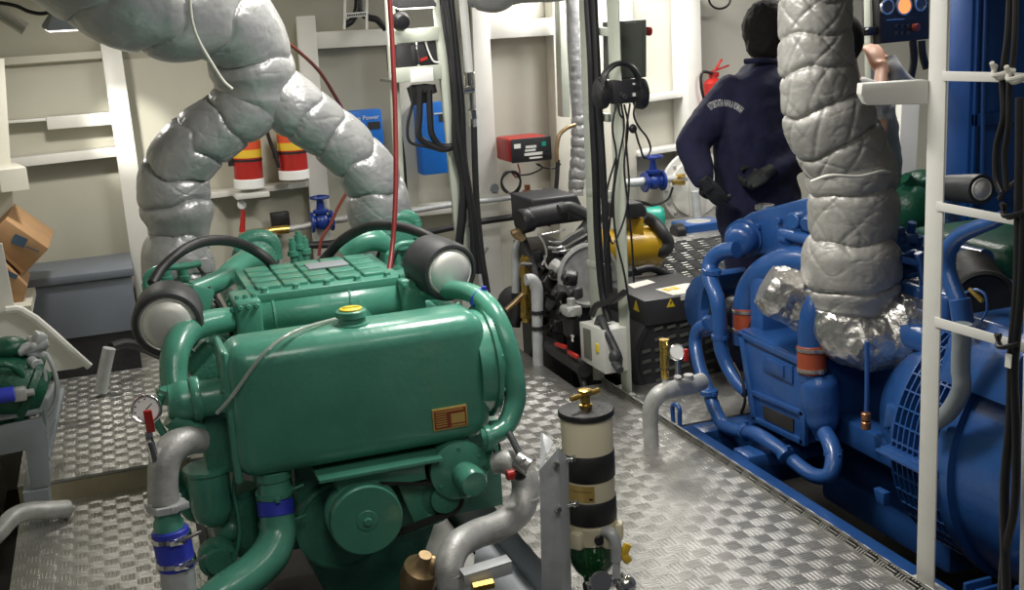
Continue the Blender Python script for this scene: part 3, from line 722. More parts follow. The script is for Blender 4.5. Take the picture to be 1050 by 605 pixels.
mb = MB(); w = P(20, 404, Y=PY-.15); mb.box(w, (.05, .045, .05), None, .01); mb.cyl(w, w+V((.05, 0, 0)), .014, None, 10); mb.build('fitting', 'galvanised', ps)
fl = thing('pressure_switch', 'grey cast fittings with two hoses above the small green pump', 'fitting', P(34, 370, Y=PY))
mb = MB(); w = P(36, 356, Y=PY); rt = Matrix.Rotation(.5, 3, 'Y') @ Matrix.Rotation(.4, 3, 'Z')
mb.box(w, (.07, .06, .07), rt, .012, 3); mb.box(w+V((.02, -.02, .035)), (.045, .05, .05), rt, .01); mb.cyl(w+V((-.06, -.03, .0)), w+V((.05, -.02, .02)), .022, None, 16, .004)
mb.cyl(w+V((-.02, -.035, -.04)), w+V((.0, -.07, -.05)), .02, None, 16, .003); mb.bolt(w+V((.0, -.06, .02)), V((0, -1, 0)), .012); mb.bolt(w+V((.03, -.05, -.02)), V((0, -1, 0)), .012)
mb.beam(w+V((-.03, .02, -.02)), P(18, 385, Y=PY), .03, .03)
mb.build('fitting_body', 'galvanised_light', fl)
for pts in (((47, 362), (54, 376), (58, 392), (57, 410), (48, 426), (28, 436), (4, 434), (-14, 424)), ((40, 368), (45, 380), (46, 396), (42, 410))):
    mb = MB(); TP(mb, pts, 2.4, Y=PY-.05, n=10); mb.build('hose', 'galvanised_light', fl)
st = thing('pump_stand', 'grey welded steel stand under the green pump', 'stand', P(10, 500, Y=PY))
mb = MB(); mb.prism([P(-14, 440, Y=PY-.12), P(42, 428, Y=PY-.12), P(48, 442, Y=PY-.12), P(52, 498, Y=PY-.12), P(32, 502, Y=PY-.12), P(26, 462, Y=PY-.12), P(-14, 470, Y=PY-.12)], V((0, .02, 0)), .002); mb.build('side_plate', 'grey_paint', st)
mb = MB(); a = P(-14, 434, Y=PY-.12); c = P(44, 424, Y=PY-.12); mb.prism([a, c, c+V((.0, .42, 0)), a+V((0, .42, 0))], V((0, 0, .012)), .002); mb.build('top_plate', 'grey_paint', st)
mb = MB(); mb.beam(P(44, 432, Y=PY-.1), P(60, 402, Y=PY+.3), .02, .10); mb.beam(P(48, 470, Y=PY-.11), P(64, 400, Y=PY+.3), .02, .02); mb.build('side_plate', 'grey_paint', st)
mb = MB(); mb.b(P(32, 500, Y=PY).x-.02, P(52, 500, Y=PY).x, PY-.13, PY+.25, -.1, P(40, 502, Y=PY-.12).z); mb.build('foot', 'grey_paint', st)

# ------------------------------------------------------------------ chest, boxes
CYF = 6.0
a = P(38, 352, Y=CYF); c = P(142, 334, Y=CYF); zt_ = P(38, 292, Y=CYF).z
ch = thing('storage_chest', 'flat blue-grey metal chest with hinged lid by the back wall', 'chest', V(((a.x+c.x)/2, CYF+.2, a.z)))
mb = MB(); mb.b(a.x, c.x, CYF, CYF+.45, a.z, zt_-.015, .005); mb.build('body', 'grey_chest', ch)
mb = MB(); mb.b(a.x-.012, c.x+.012, CYF-.015, CYF+.46, zt_-.012, zt_+.03, .006); mb.build('lid', 'grey_chest', ch)
mb = MB(); mb.b(a.x+.01, c.x-.01, CYF+.01, CYF+.44, -.66, a.z-.002); tag(mb.build('chest_plinth', 'black_metal'), 'dark plinth under the blue-grey metal chest', 'plinth')
mb = MB()
for zz in (.42, .30): w = P(30, 316 if zz > .4 else 332, Y=CYF+.1); mb.tube([w-V((.06, .0, 0)), w+V((.05, 0, .02))], .016, 12)
mb.build('hinge_arm', 'white_paint', ch)
def carton(pts, depth, label, logo):
    """an open-sided look: front face given by four corners on a plane, pushed back by a depth vector"""
    mb = MB(); mb.prism(pts, depth, .004); o = tag(mb.build('cardboard_box', 'cardboard'), label, 'box', 'cardboard boxes at the left wall'); return o
b1f = [P(-8, 246, Y=5.75), P(26, 280, Y=5.75), P(50, 256, Y=5.75), P(4, 224, Y=5.75)]
c1 = thing('cardboard_box', 'tilted brown carton lying uppermost left of the metal chest', 'box', P(20, 280, Y=5.8), 'brown cartons')
mb = MB(); mb.prism([P(-14, 246, Y=5.72), P(24, 282, Y=5.72), P(50, 255, Y=5.72), P(6, 225, Y=5.72)], V((.02, .35, .03)), .004); mb.build('carton', 'cardboard', c1)
mb = MB(); n_ = P(20, 247, Y=5.712); mb.box(n_, (.06, .003, .045), Matrix.Rotation(.55, 3, 'Y')); mb.box(n_+V((.05, 0, -.045)), (.06, .003, .006), Matrix.Rotation(.55, 3, 'Y')); mb.build('print', 'print_blue', c1)
mb = MB(); mb.prism([P(-14, 243, Y=5.716), P(-14, 247, Y=5.716), P(23, 281, Y=5.716), P(26, 279, Y=5.716)], V((0, .003, 0))); 
mb.build('edge_flap', 'cardboard', c1)
c2 = thing('cardboard_box', 'lower brown carton wedged beneath the tilted one beside the chest', 'box', P(10, 312, Y=5.7), 'brown cartons')
mb = MB(); mb.prism([P(-14, 262, Y=5.66), P(2, 268, Y=5.66), P(28, 294, Y=5.66), P(22, 314, Y=5.66), P(-14, 300, Y=5.66)], V((.0, .33, 0)), .004); mb.build('carton', 'cardboard', c2)
mb = MB(); n_ = P(12, 282, Y=5.655); mb.box(n_, (.05, .003, .022), Matrix.Rotation(.6, 3, 'Y')); mb.build('print', 'print_blue', c2)
mb = MB(); a = P(8, 314, Y=5.6); mb.b(a.x-.5, a.x+.10, 5.55, 6.05, a.z-.04, a.z); struct(mb.build('trim_ledge', 'cream'))
mb = MB(); a = P(112, 360, Y=5.7); TP(mb, [(103, 402), (107, 380), (112, 357)], [6.5, 6.5, 6.5], Y=[5.6, 5.6, 5.6], n=16); tag(mb.build('pipe_stub', 'galvanised_light'), 'grey pipe stub rising in front of the metal chest', 'pipe')

mb = MB(); TP(mb, [(114, 356), (128, 352), (145, 356), (168, 366)], [5, 5, 5, 5], Y=[5.75, 5.8, 5.85, 5.9], n=14); tag(mb.build('hose', 'rubber'), 'black hose running from the grey pipe stub behind the green engine', 'hose')
# ------------------------------------------------------------------ fittings on the back bulkhead, left of the rack
WY = FY+.02
cg = 'red cylinders strapped to the bulkhead'
def red_cyl(px, ytop, ybot, r, label):
    c = P(px, ybot, Y=WY-.10); t_ = P(px-5, ytop, Y=WY-.10); d = (t_-c); L = d.length; d.normalize(); R_ = RM(r, c)
    o = thing('red_canister', label, 'canister', c)
    o['group'] = cg
    mb = MB(); mb.lathe(c, d, [(0, R_*.9), (.006, R_*1.07), (.05, R_*1.07), (.056, R_*.98)], 32); mb.build('base', 'white', o)
    mb = MB(); mb.lathe(c+d*.05, d, [(0, R_), (L*.36, R_)], 32); mb.build('cylinder', 'red', o)
    mb = MB(); mb.lathe(c+d*(.05+L*.36), d, [(0, R_*1.01), (L*.13, R_*1.01)], 32); lab(mb.build('yellow_band', 'yellow_band', o), 'yellow band')
    mb = MB(); mb.lathe(c+d*(.05+L*.49), d, [(0, R_), (L*.14, R_)], 32); lab(mb.build('orange_band', 'red_band', o), 'orange band')
    mb = MB(); mb.lathe(c+d*(.05+L*.63), d, [(0, R_*1.01), (L*.14, R_*1.01), (L*.2, R_*.85), (L*.27, R_*.3), (L*.3, R_*.3)], 32); lab(mb.build('yellow_shoulder', 'yellow_band', o), 'yellow shoulder')
    mb = MB(); mb.lathe(c+d*(.05+L*.30), d, [(0, R_*1.03), (.012, R_*1.03)], 32); mb.box(c+d*(.05+L*.30)-V((R_*1.15, 0, 0)), (.03, .03, .04)); mb.build('strap', 'black_metal', o)
    return o
red_cyl(256, 130, 193, 14.5, 'red canister with yellow and orange bands, left one of the pair on ledge')
red_cyl(302, 124, 184, 14.5, 'red canister with yellow and orange bands, right one beside the frame post')
mb = MB(); w = P(257, 196, Y=WY-.1); mb.b(w.x-.09, w.x+.09, WY-.18, WY+.1, w.z-.03, w.z-.002, .004); tag(mb.build('canister_stand', 'light_box'), 'pale block under the left red canister', 'stand')
# valve line under the canisters
vl = thing('valve_line', 'bulkhead pipe with blue wheel valve and small red cock under red canisters', 'pipe', P(300, 245, Y=WY-.1))
mb = MB(); TP(mb, [(248, 241), (262, 238), (276, 237)], [4, 3.6, 3.6], Y=WY-.1); TP(mb, [(248, 255), (248, 246), (249, 240)], 4, Y=WY-.1); mb.build('copper_pipe', 'bronze', vl)
mb = MB(); TP(mb, [(276, 237), (284, 236), (296, 235)], 4.6, Y=WY-.1); mb.box(P(288, 236, Y=WY-.1), (.035, .035, .04), None, .008); mb.build('brass_cock', 'brass', vl)
mb = MB(); TP(mb, [(296, 235), (312, 232), (320, 230)], 3.4, Y=WY-.1); mb.build('pipe', 'galvanised', vl); mb = MB(); TP(mb, [(340, 226), (350, 225), (358, 223)], 3.6, Y=WY-.1); mb.build('pipe', 'galvanised', vl)
mb = MB(); w = P(330, 227, Y=WY-.1)
for dx in (-.055, .055): mb.disc(w+V((dx, 0, 0)), V((1, 0, 0)), .058, .016)
mb.cyl(w-V((.05, 0, 0)), w+V((.05, 0, 0)), .034); mb.ell(w+V((0, 0, .0)), (.05, .05, .05)); mb.lathe(w, V((0, 0, 1)), [(0, .03), (.045, .032), (.05, .045), (.065, .045), (.07, .024), (.12, .018), (.125, .02)], 20); wv = lab(mb.build('globe_valve', 'blue_valve', vl), 'blue globe valve')
mb = MB(); mb.lathe(w+V((0, 0, .13)), V((0, 0, 1)), [(-.01, .01), (.02, .01)], 10)
for k in range(20):
    pass
mb.tube([w+V((math.cos(2*PI*k/16)*.048, math.sin(2*PI*k/16)*.048, .135)) for k in range(17)], .008, 8, 2)
mb.beam(w+V((-.045, 0, .135)), w+V((.045, 0, .135)), .012, .008); mb.beam(w+V((0, -.045, .135)), w+V((0, .045, .135)), .012, .008); mb.build('hand_wheel', 'blue_valve', wv)
mb = MB(); TP(mb, [(248, 238), (249, 226), (249, 215)], [3, 2.6, 2], Y=WY-.1); w = P(249, 231, Y=WY-.1); mb.box(w, (.022, .022, .05), None, .006); lab(mb.build('red_cock', 'red', vl), 'small red cock')
mb = MB(); w = P(248, 210, Y=WY-.1); mb.disc(w, V((0, -1, 0)), .024, .02); mb.build('gauge', 'white', vl)
mb = MB(); w = P(288, 229, Y=WY-.05); mb.b(w.x-.05, w.x+.05, WY-.06, WY, w.z-.02, w.z+.06, .004); mb.build('bracket', 'black_metal', vl)
mb = MB(); TP(mb, [(282, 240), (284, 258), (288, 272)], 2, Y=WY-.12); mb.build('drain_line', 'galvanised', vl)
mb = MB(); TP(mb, [(300, 285), (303, 262), (312, 252), (340, 248), (360, 244)], 2, Y=WY-.08); mb.build('black_line', 'cable', vl)
# red and rust hoses
mb = MB(); TP(mb, [(399, -80), (399, -12), (402, 40), (405, 110), (406, 170), (405, 215), (402, 255), (397, 290), (391, 314)], 2.6, Y=[4.3, 4.3, 4.3, 4.28, 4.24, 4.2, 4.15, 4.05, 3.94], n=10); tag(mb.build('hose', 'red_hose'), 'long dark red hose hanging straight down to the green engine', 'hose')
mb = MB(); TP(mb, [(268, 26), (290, 40), (310, 56), (328, 74), (342, 96), (350, 110)], 1.9, Y=[5.2, 5.3, 5.5, 5.8, 6.1, 6.3], n=8); tag(mb.build('hose', 'rust_hose'), 'rust-red thin hose curving away from the silver lagging to the wall', 'hose')
mb = MB(); TP(mb, [(356, 196), (346, 214), (338, 232), (330, 244), (327, 262)], 1.7, Y=6.2, n=8); tag(mb.build('hose', 'rust_hose'), 'rust-red thin hose crossing in front of the blue wheel valve', 'hose')
mb = MB(); TP(mb, [(272, 128), (276, 142), (282, 158), (286, 172)], 2, Y=WY-.16, n=8); tag(mb.build('hose', 'cable'), 'short black hose between the two red canisters', 'hose')
mb = MB(); TP(mb, [(345, 327), (330, 331), (310, 337), (288, 348), (272, 361), (258, 378), (244, 398), (230, 416), (222, 424)], 2.0, Y=[3.57, 3.52, 3.46, 3.40, 3.385, 3.385, 3.385, 3.385, 3.39], n=10); tag(mb.build('clear_tube', 'clear_tube'), 'clear plastic tube trailing from the yellow filler cap', 'tube')

# blue inverter boxes
def inverter(x0, y0, x1, y1, label):
    a = P(x0, y1, Y=WY-.12); c = P(x1, y0, Y=WY-.12)
    o = thing('inverter_box', label, 'inverter', V(((a.x+c.x)/2, WY-.06, a.z)), 'blue inverter boxes on the bulkhead')
    mb = MB(); mb.b(a.x, c.x, WY-.12, WY-.0, a.z, c.z, .006); mb.build('case', 'blue_box', o)
    mb = MB(); w = V((c.x-.05, WY-.125, c.z-.085)); mb.b(w.x-.035, w.x+.035, WY-.124, WY-.119, w.z-.02, w.z+.02); mb.build('display', 'charcoal', o)
    return o, a, c
o, a, c = inverter(358, 112, 391, 172, 'blue inverter box half hidden behind the silver lagging branch')
text_mesh('lettering', 'Blue Power', .035, 'ivory_mark', lambda x, y, z: V((c.x-.10+x, WY-.123-z, c.z-.04+y)), o)
o, a, c = inverter(434, 104, 464, 180, 'blue inverter box seen between the grey rack posts')
mb = MB(); w = V((a.x+.05, 0, c.z-.06)); mb.prism([V((w.x, WY-.123, w.z)), V((w.x+.02, WY-.123, w.z+.02)), V((w.x+.03, WY-.123, w.z)), V((w.x+.015, WY-.123, w.z-.015))], V((0, .004, 0))); mb.b(w.x+.04, w.x+.10, WY-.123, WY-.119, w.z-.004, w.z+.004); mb.build('logo', 'ivory_mark', o)

# ------------------------------------------------------------------ floodlights
def flood(px, py, Y, wpx, label, m='grey_paint', yaw=0.2):
    c = P(px, py, Y=Y); wd_ = RM(wpx, c)
    o = thing('floodlight', label, 'floodlight', c, 'floodlights under the deck')
    R_ = Matrix.Rotation(yaw, 3, 'Z') @ Matrix.Rotation(math.radians(8), 3, 'X')
    mb = MB(); 
    def fr(z, s): return [c+R_@V((x*wd_*s, y*wd_*.75*s, z)) for x, y in ((-1, -1), (1, -1), (1, 1), (-1, 1))]
    mb.rings([fr(.0, 1.0), fr(.012, 1.0), fr(.06, .62), fr(.11, .55)]); mb.build('housing', m, o)
    mb = MB(); 
    for k in range(6): mb.box(c+R_@V(((-.45+.18*k)*wd_, 0, .10)), (.006, wd_*.9, .05), R_)
    mb.build('fins', m, o)
    mb = MB(); mb.box(c+R_@V((0, 0, -.004)), (wd_*1.8, wd_*1.3, .006), R_); mb.build('lens', 'lamp', o)
    mb = MB(); mb.beam(c+R_@V((-.012, 0, .1)), V((c.x-.012, c.y, 2.3)), .045, .045, V((0, 1, 0)), .004); mb.cyl(c+V((.03, -.0, .14)), c+V((.07, 0, .15)), .02, None, 14, .003); mb.build('bracket', m, o)
    return o
flood(66, 29, 5.6, 19, 'grey floodlight hanging in the top left corner')
flood(424, 6, 5.0, 20, 'dark floodlight above the black box on the grey rack', 'charcoal', 0)
w = P(411, 22, Y=4.95); mb = MB(); mb.lathe(w, V((.1, -1, -.2)), [(-.03, .035), (0, .042), (.03, .03), (.035, .01)], 24); tag(mb.build('alarm_horn', 'black_metal'), 'small black horn under the dark floodlight', 'horn')
for nm, y, x in (('cable_bracket', 5.9, 355),):
    o = thing('cable_bracket', 'white cable hanger with black cables above the wall ledge', 'bracket', P(370, 40, Y=6.2))
    mb = MB()
    for q in (354, 376): mb.beam(P(q, -12, Y=6.2), P(q-1 if q < 360 else q, 30, Y=6.2), .012, .012)
    a = P(355, 16, Y=6.19); c = P(377, 14, Y=6.19); mb.prism([a-V((0, 0, .012)), c-V((0, 0, .012)), c+V((0, 0, .012)), a+V((0, 0, .012))], V((0, .01, 0))); mb.build('hanger', 'white', o)
    for pts in (((366, -12), (366, 10), (360, 22), (353, 26)), ((368, -12), (370, 12), (378, 18), (386, 20), (396, 30))):
        mb = MB(); TP(mb, pts, 3.5, Y=6.25, n=10); mb.build('cable', 'cable', o)
    mb = MB()
    for k in range(9): w = a+(c-a)*((k+.7)/10); mb.box(w+V((0, -.004, 0)), (.007, .003, .012))
    mb.build('marker_print', 'black_metal', o)
# bundled services on the deckhead, upper left
for i, (pts, rr) in enumerate((((-12, 14), (10, 22), (28, 32)), ((10, -8), (30, 8), (52, 16)))if False else ((((-12, 6), (14, 22), (26, 30)), 7),)):
    mb = MB(); TP(mb, pts, rr, Y=5.2, n=14); tag(mb.build('conduit', 'cream_dim'), 'pale conduit stub in the top left corner', 'conduit')
mb = MB(); TP(mb, [(-8, 2), (16, 6), (30, 12), (44, 14), (56, 10)], 2.0, Y=5.4, n=8); tag(mb.build('cable', 'cable'), 'dark cable by the floodlight in the top left corner', 'cable')

# ------------------------------------------------------------------ grey equipment rack left of centre
RY = 5.0
rk = thing('equipment_rack', 'grey painted rack with open shelf holding a black box', 'rack', P(430, 300, Y=RY))
def post(pts, Y, d, m, parent, name='post'):
    mb = MB(); mb.prism([P(x, y, Y=Y) for x, y in pts], V((0, d, 0)), .003); return mb.build(name, m, parent)
post([(390, -100), (400, -100), (422, 330), (414, 330)], RY+.1, .03, 'post_paint', rk)
post([(435, -100), (452, -100), (489, 330), (476, 330)], RY, .03, 'post_paint', rk)
mb = MB(); a = P(403, 85, Y=RY); c = P(453, 81, Y=RY); mb.prism([a, c, c+V((.0, .25, 0)), a+V((0, .25, 0))], V((0, 0, .012))); mb.build('shelf', 'grey_box', rk)
post([(405, 70), (452, 66), (453, 81), (406, 85)], RY-.005, .015, 'post_paint', rk, 'shelf_front')
post([(404, 31), (450, 27), (450, 41), (404, 45)], RY-.005, .015, 'post_paint', rk, 'top_rail')
o = thing('control_box', 'black box with red marking on the grey rack shelf', 'control unit', P(428, 82, Y=RY+.1))
post([(404, 46), (452, 41), (454, 70), (406, 74)], RY+.03, .16, 'black_box', o, 'case')
post([(406, 47), (421, 45), (422, 71), (407, 73)], RY+.02, .02, 'charcoal', o, 'panel')
post([(426, 42), (429, 42), (431, 70), (428, 70)], RY+.015, .012, 'chrome', o, 'strip')
mb = MB(); TP(mb, [(436, 42), (440, 54), (445, 63), (452, 64)], 1, Y=RY+.01, n=6); mb.build('wire', 'ivory_mark', o)
mb = MB(); a = P(431, 62, Y=RY+.012); c = P(438, 59, Y=RY+.012); mb.beam(a, c, .012, .006, V((0, 1, 0))); mb.build('marking', 'red', o)
post([(421, 71), (444, 69), (445, 83), (421, 85)], RY-.02, .012, 'white', o, 'label_card')
mb = MB(); mb.cyl(P(427, 88, Y=RY+.05), P(431, 106, Y=RY+.05), .045, .04, 20); mb.cyl(P(440, 88, Y=RY+.05), P(442, 96, Y=RY+.05), .03, .03, 16); mb.b(P(424, 88, Y=RY+.05).x, P(441, 90, Y=RY+.05).x, RY+.0, RY+.1, P(424, 96, Y=RY).z, P(424, 88, Y=RY).z); mb.build('gland', 'rubber', o)
for pts, rr in ((((431, 92), (430, 120), (430, 140), (440, 148), (456, 153), (466, 148), (467, 130)), 3.4), (((440, 92), (441, 120), (443, 138), (452, 150), (464, 150)), 3.4), (((421, 88), (423, 105), (418, 128), (420, 145), (436, 150), (452, 154)), 1.6)):
    mb = MB(); TP(mb, pts, rr, Y=RY-.03, n=12); mb.build('cable', 'cable', o)
# vertical cables on the rack
vc = 'cables clipped down the grey rack'
for i, (pts, rr, L) in enumerate(((((454, -80), (454, -12), (457, 20), (463, 60), (467, 110), (468, 150), (475, 185), (474, 220), (471, 250), (471, 280)), 4.5, 'thick black cable clipped down the grey rack, left of the bundle'),
                    (((461, -80), (461, -12), (465, 30), (469, 70), (473, 110), (475, 160), (481, 200), (487, 240), (492, 280)), 4.2, 'thick black cable down the grey rack, right of the bundle'),
                    (((457, -80), (457, -12), (462, 30), (466, 80), (470, 130), (478, 180), (484, 230), (486, 280)), 3.2, 'black cable in the middle of the rack bundle'))):
    mb = MB(); TP(mb, pts, rr, Y=RY-.05-.015*i, n=12); tag(mb.build('cable', 'cable'), L, 'cable', vc)
mb = MB(); TP(mb, [(412, -80), (412, -12), (400, 40), (404, 110), (412, 150), (416, 200), (418, 260)], 2.4, Y=RY+.15, n=8); tag(mb.build('cable', 'cable'), 'thin black cable behind the left post of the grey rack', 'cable')
mb = MB(); TP(mb, [(486, 130), (487, 170), (489, 210), (494, 262), (500, 300)], 3.4, Y=RY+.05, n=10); h = tag(mb.build('hose', 'rubber'), 'black hose below the bright vertical tube', 'hose')
o = thing('spray_lance', 'bright metal tube with fittings standing beside the cable bundle', 'tube', P(486, 135, Y=RY+.05))
mb = MB(); TP(mb, [(467, -90), (479, 50), (481, 80)], [4.5, 4.5, 4.5], Y=RY+.05, n=14, sub=1); mb.build('tube', 'white', o)
mb = MB(); mb.cyl(P(481, 74, Y=RY+.05), P(482, 90, Y=RY+.05), .026, None, 14, .003); mb.cyl(P(474, 93, Y=RY+.03), P(486, 91, Y=RY+.03), .018, None, 12, .003); mb.cyl(P(483, 95, Y=RY+.05), P(484, 130, Y=RY+.05), .014, None, 12); mb.cyl(P(484, 112, Y=RY+.05), P(485, 122, Y=RY+.05), .022, None, 6, .003); mb.build('coupling', 'chrome', o)

# horizontal pipes on the lower bulkhead
mb = MB(); TP(mb, [(420, 217), (470, 209), (520, 203), (556, 196)], 2.8, Y=WY-.14, n=12); tag(mb.build('wall_pipe', 'galvanised_light'), 'thin grey pipe running along the bulkhead below the charger', 'pipe')
mb = MB(); w = P(541, 198, Y=WY-.14); mb.box(w, (.05, .05, .04), None, .006); mb.cyl(w, w+V((0, 0, .05)), .018, None, 10); tag(mb.build('pipe_fitting', 'copper'), 'brass coloured fitting on the thin bulkhead pipe', 'fitting')
mb = MB(); TP(mb, [(300, 252), (360, 250), (430, 240), (490, 228), (530, 222)], 3.4, Y=WY-.2, n=12); tag(mb.build('hose', 'rubber'), 'black hose running level along the bulkhead behind the engines', 'hose')
mb = MB(); mb.disc(P(507, 193, Y=FY-.012), V((0, -1, 0)), RM(4.5, P(507, 193, Y=FY)), .02); tag(mb.build('rubber_plug', 'grey_paint'), 'round grey plug on the white frame post', 'plug')

# battery charger
o = thing('battery_charger', 'red and black battery charger box on the bulkhead', 'charger', P(540, 166, Y=WY-.2))
a = P(524, 167, Y=WY-.24); c = P(563, 139, Y=WY-.24)
mb = MB(); mb.b(a.x-.005, c.x, WY-.235, WY-.0, a.z, c.z, .015, 3); mb.build('case', 'red', o)
mb = MB(); mb.b(a.x+.004, c.x+.008, WY-.25, WY-.234, a.z-.004, c.z-.002, .006); pf = mb.build('front_panel', 'black_box', o)
w = c.x-a.x; hgt = c.z-a.z
mb = MB(); mb.b(a.x+.02, a.x+.06, WY-.253, WY-.249, c.z-.055, c.z-.03); mb.build('meter', 'white', pf)
for s_, dx, dz, sz in (('START', .53, .045, .045), ('350 E', .55, .085, .05), ('12 24', .8, .04, .03)):
    pass
mb = MB(); mb.b(a.x+.09, a.x+.155, WY-.2525, WY-.249, c.z-.06, c.z-.045); mb.b(a.x+.085, a.x+.15, WY-.2525, WY-.249, c.z-.078, c.z-.066); mb.b(a.x+.08, a.x+.20, WY-.2525, WY-.249, c.z-.102, c.z-.086); mb.b(a.x+.11, a.x+.19, WY-.2525, WY-.249, c.z-.122, c.z-.112); mb.build('print', 'ivory_mark', pf)
mb = MB(); mb.b(a.x+.19, a.x+.215, WY-.2525, WY-.249, c.z-.055, c.z-.03); mb.build('switch', 'teal', pf)
mb = MB(); mb.cyl(V((c.x-.035, WY-.25, a.z+.04)), V((c.x-.035, WY-.27, a.z+.04)), .016, None, 14); mb.build('knob', 'black_metal', pf)
o2 = thing('cable_coil', 'coil of thin black cable hanging under the charger', 'cable', P(524, 200, Y=WY-.25))
mb = MB(); pts = []
for k in range(50):
    an = k*.42; rr = 1+.12*math.sin(k*.9); pts.append((524+9*rr*math.cos(an), 187+12*rr*math.sin(an)))
TP(mb, pts, .9, Y=[WY-.25-.0008*k for k in range(50)], n=6, sub=3); mb.build('coil', 'cable', o2)
mb = MB(); TP(mb, [(531, 168), (533, 178), (530, 182), (524, 176)], .9, Y=WY-.25, n=6); mb.build('lead', 'red_hose', o2)
mb = MB(); TP(mb, [(552, 168), (556, 172), (545, 178), (532, 180)], .9, Y=WY-.25, n=6); mb.build('lead', 'cable', o2)
mb = MB(); TP(mb, [(550, 168), (558, 172), (570, 172), (575, 168)], .9, Y=WY-.25, n=6); mb.build('lead', 'cable', o2)
mb = MB(); TP(mb, [(590, 128), (582, 131), (574, 138), (571, 152), (571, 166)], 2.2, Y=6.0, n=10); tag(mb.build('bent_rod', 'bronze'), 'bent bronze tube beside the charger', 'tube')
mb = MB(); TP(mb, [(572, 164), (571, 185), (568, 210), (562, 232)], 2.3, Y=6.0, n=10); tag(mb.build('hose', 'rubber'), 'black hose dropping from the bent bronze tube to the small engine', 'hose')
mb = MB(); TP(mb, [(586, -12), (589, 60), (593, 120)], 7, Y=6.1, n=30, sub=20, disp=quilt(.25, .05, 3.3)); TP(mb, [(593, 118), (594, 150), (592, 180), (590, 200)], [7.5, 9, 9, 8], Y=6.1, n=40, sub=20, disp=quilt(.3, .06, 5.3))
tag(mb.build('lagged_pipe', 'lag'), 'slim vertical exhaust pipe in crumpled silver lagging', 'pipe')
mb = MB(); a = P(578, -12, Y=6.3); mb.prism([P(573, -12, Y=6.3), P(583, -12, Y=6.3), P(585, 120, Y=6.3), P(577, 120, Y=6.3)], V((0, .08, 0)), .004); struct(mb.build('trim_duct', 'post_paint'))
for (px, py, y, pw) in ((66, 33, 5.6, 9), (424, 10, 5.0, .5)):
    w = P(px, py, Y=y); area('flood_lamp', (w.x, w.y, w.z-.02), .12, pw, (w.x+.1, w.y+.25, w.z-1))
sl = bpy.data.lights.new('flood_beam', 'SPOT'); sl.energy = 55; sl.spot_size = math.radians(24); sl.spot_blend = .5; sl.shadow_soft_size = .05; sl.color = (1, .97, .88)
so = bpy.data.objects.new('flood_beam', sl); COL.objects.link(so); w = P(66, 34, Y=5.6); so.location = w-V((0, 0, .02)); so.rotation_euler = (P(128, 130, Y=FY)-so.location).to_track_quat('-Z', 'Y').to_euler()
lg3 = MB(); TP(lg3, [(470, -26), (490, -6), (506, 0), (530, -8), (566, -10), (620, -16)], [17, 15, 13, 12, 12, 12], Y=5.5, n=60, sub=20, disp=quilt(.14, .15, 2.7))
tag(lg3.build('lagged_pipe', 'lag'), 'grey lagged pipe running across under the deck above the charger', 'pipe')
# ------------------------------------------------------------------ foreground fuel filter
FYY = 2.70
ax = P(603, 470, Y=FYY); AX = V((ax.x, FYY, 0))
zz = lambda py: P(603, py, Y=FYY).z
Rf = RM(26.5, ax)
ff = thing('fuel_filter', 'tall cream fuel filter with black bands and brass T-handle on black lid', 'filter', V((AX.x, FYY, zz(596))))
U = V((0, 0, 1))
def zr(p): return V((AX.x, FYY, p))
z0, z1 = zz(535), zz(425)
mb = MB(); mb.lathe(zr(z0), U, [(0, Rf*.98), (.004, Rf), (z1-z0, Rf), (z1-z0+.004, Rf*.98)], 48); mb.build('canister', 'cream_filter', ff, sharp=50)
mb = MB(); mb.lathe(zr(z1), U, [(0, Rf*1.02), (.003, Rf*1.08), (.013, Rf*1.08), (.017, Rf*1.04), (.019, Rf*.6), (.023, Rf*.3), (.023, .002)], 48); lid = mb.build('lid', 'black_metal', ff)
mb = MB(); zt2 = z1+.02; mb.lathe(zr(zt2), U, [(0, .018), (.01, .018), (.012, .013), (.034, .013), (.038, .018), (.05, .018), (.053, .01)], 20); mb.cyl(zr(zt2+.036)-V((.048, .016, .0)), zr(zt2+.036)+V((.048, .016, .0)), .0075, None, 14, .002); mb.build('t_handle', 'brass', lid)
for ya, yb in ((487, 460), (531, 507)):
    a_, b_ = zz(ya), zz(yb); mb = MB(); mb.lathe(zr(a_), U, [(0, Rf*1.0), (.002, Rf*1.03), (b_-a_-.002, Rf*1.03), (b_-a_, Rf*1.0)], 48)
    mb.box(zr((a_+b_)/2)+V((-Rf*1.08, -.0, 0)), (Rf*.35, .02, b_-a_), None, .003); bd = lab(mb.build('clamp_band', 'rubber', ff, sharp=50), 'black clamp band')
def arc_plate(name, m, parent, a0, a1, zlo, zhi, r0, th, n=10):
    mb = MB(); R = []
    for k in range(n+1):
        an = math.radians(a0+(a1-a0)*k/n); c_ = V((math.cos(an), math.sin(an), 0)); o_ = V((AX.x, FYY, 0))
        R.append([o_+c_*r0+V((0, 0, zlo)), o_+c_*(r0+th)+V((0, 0, zlo)), o_+c_*(r0+th)+V((0, 0, zhi)), o_+c_*r0+V((0, 0, zhi))])
    mb.rings(R); return mb.build(name, m, parent)
tp = lab(arc_plate('data_plate', 'plate_gold', ff, 196, 258, zz(505), zz(489), Rf*.99, Rf*.03), 'brass data plate')
arc_plate('plate_print', 'black_metal', tp, 246, 254, zz(503), zz(501), Rf*1.015, Rf*.01, 4)
arc_plate('plate_print', 'bronze', tp, 204, 252, zz(495), zz(494), Rf*1.015, Rf*.01, 8)
zb = zz(553)
mb = MB(); mb.lathe(zr(zb), U, [(0, Rf*.85), (.004, Rf*.95), (z0-zb-.01, Rf*1.0), (z0-zb, Rf*1.03), (z0-zb+.006, Rf*1.03)], 48)
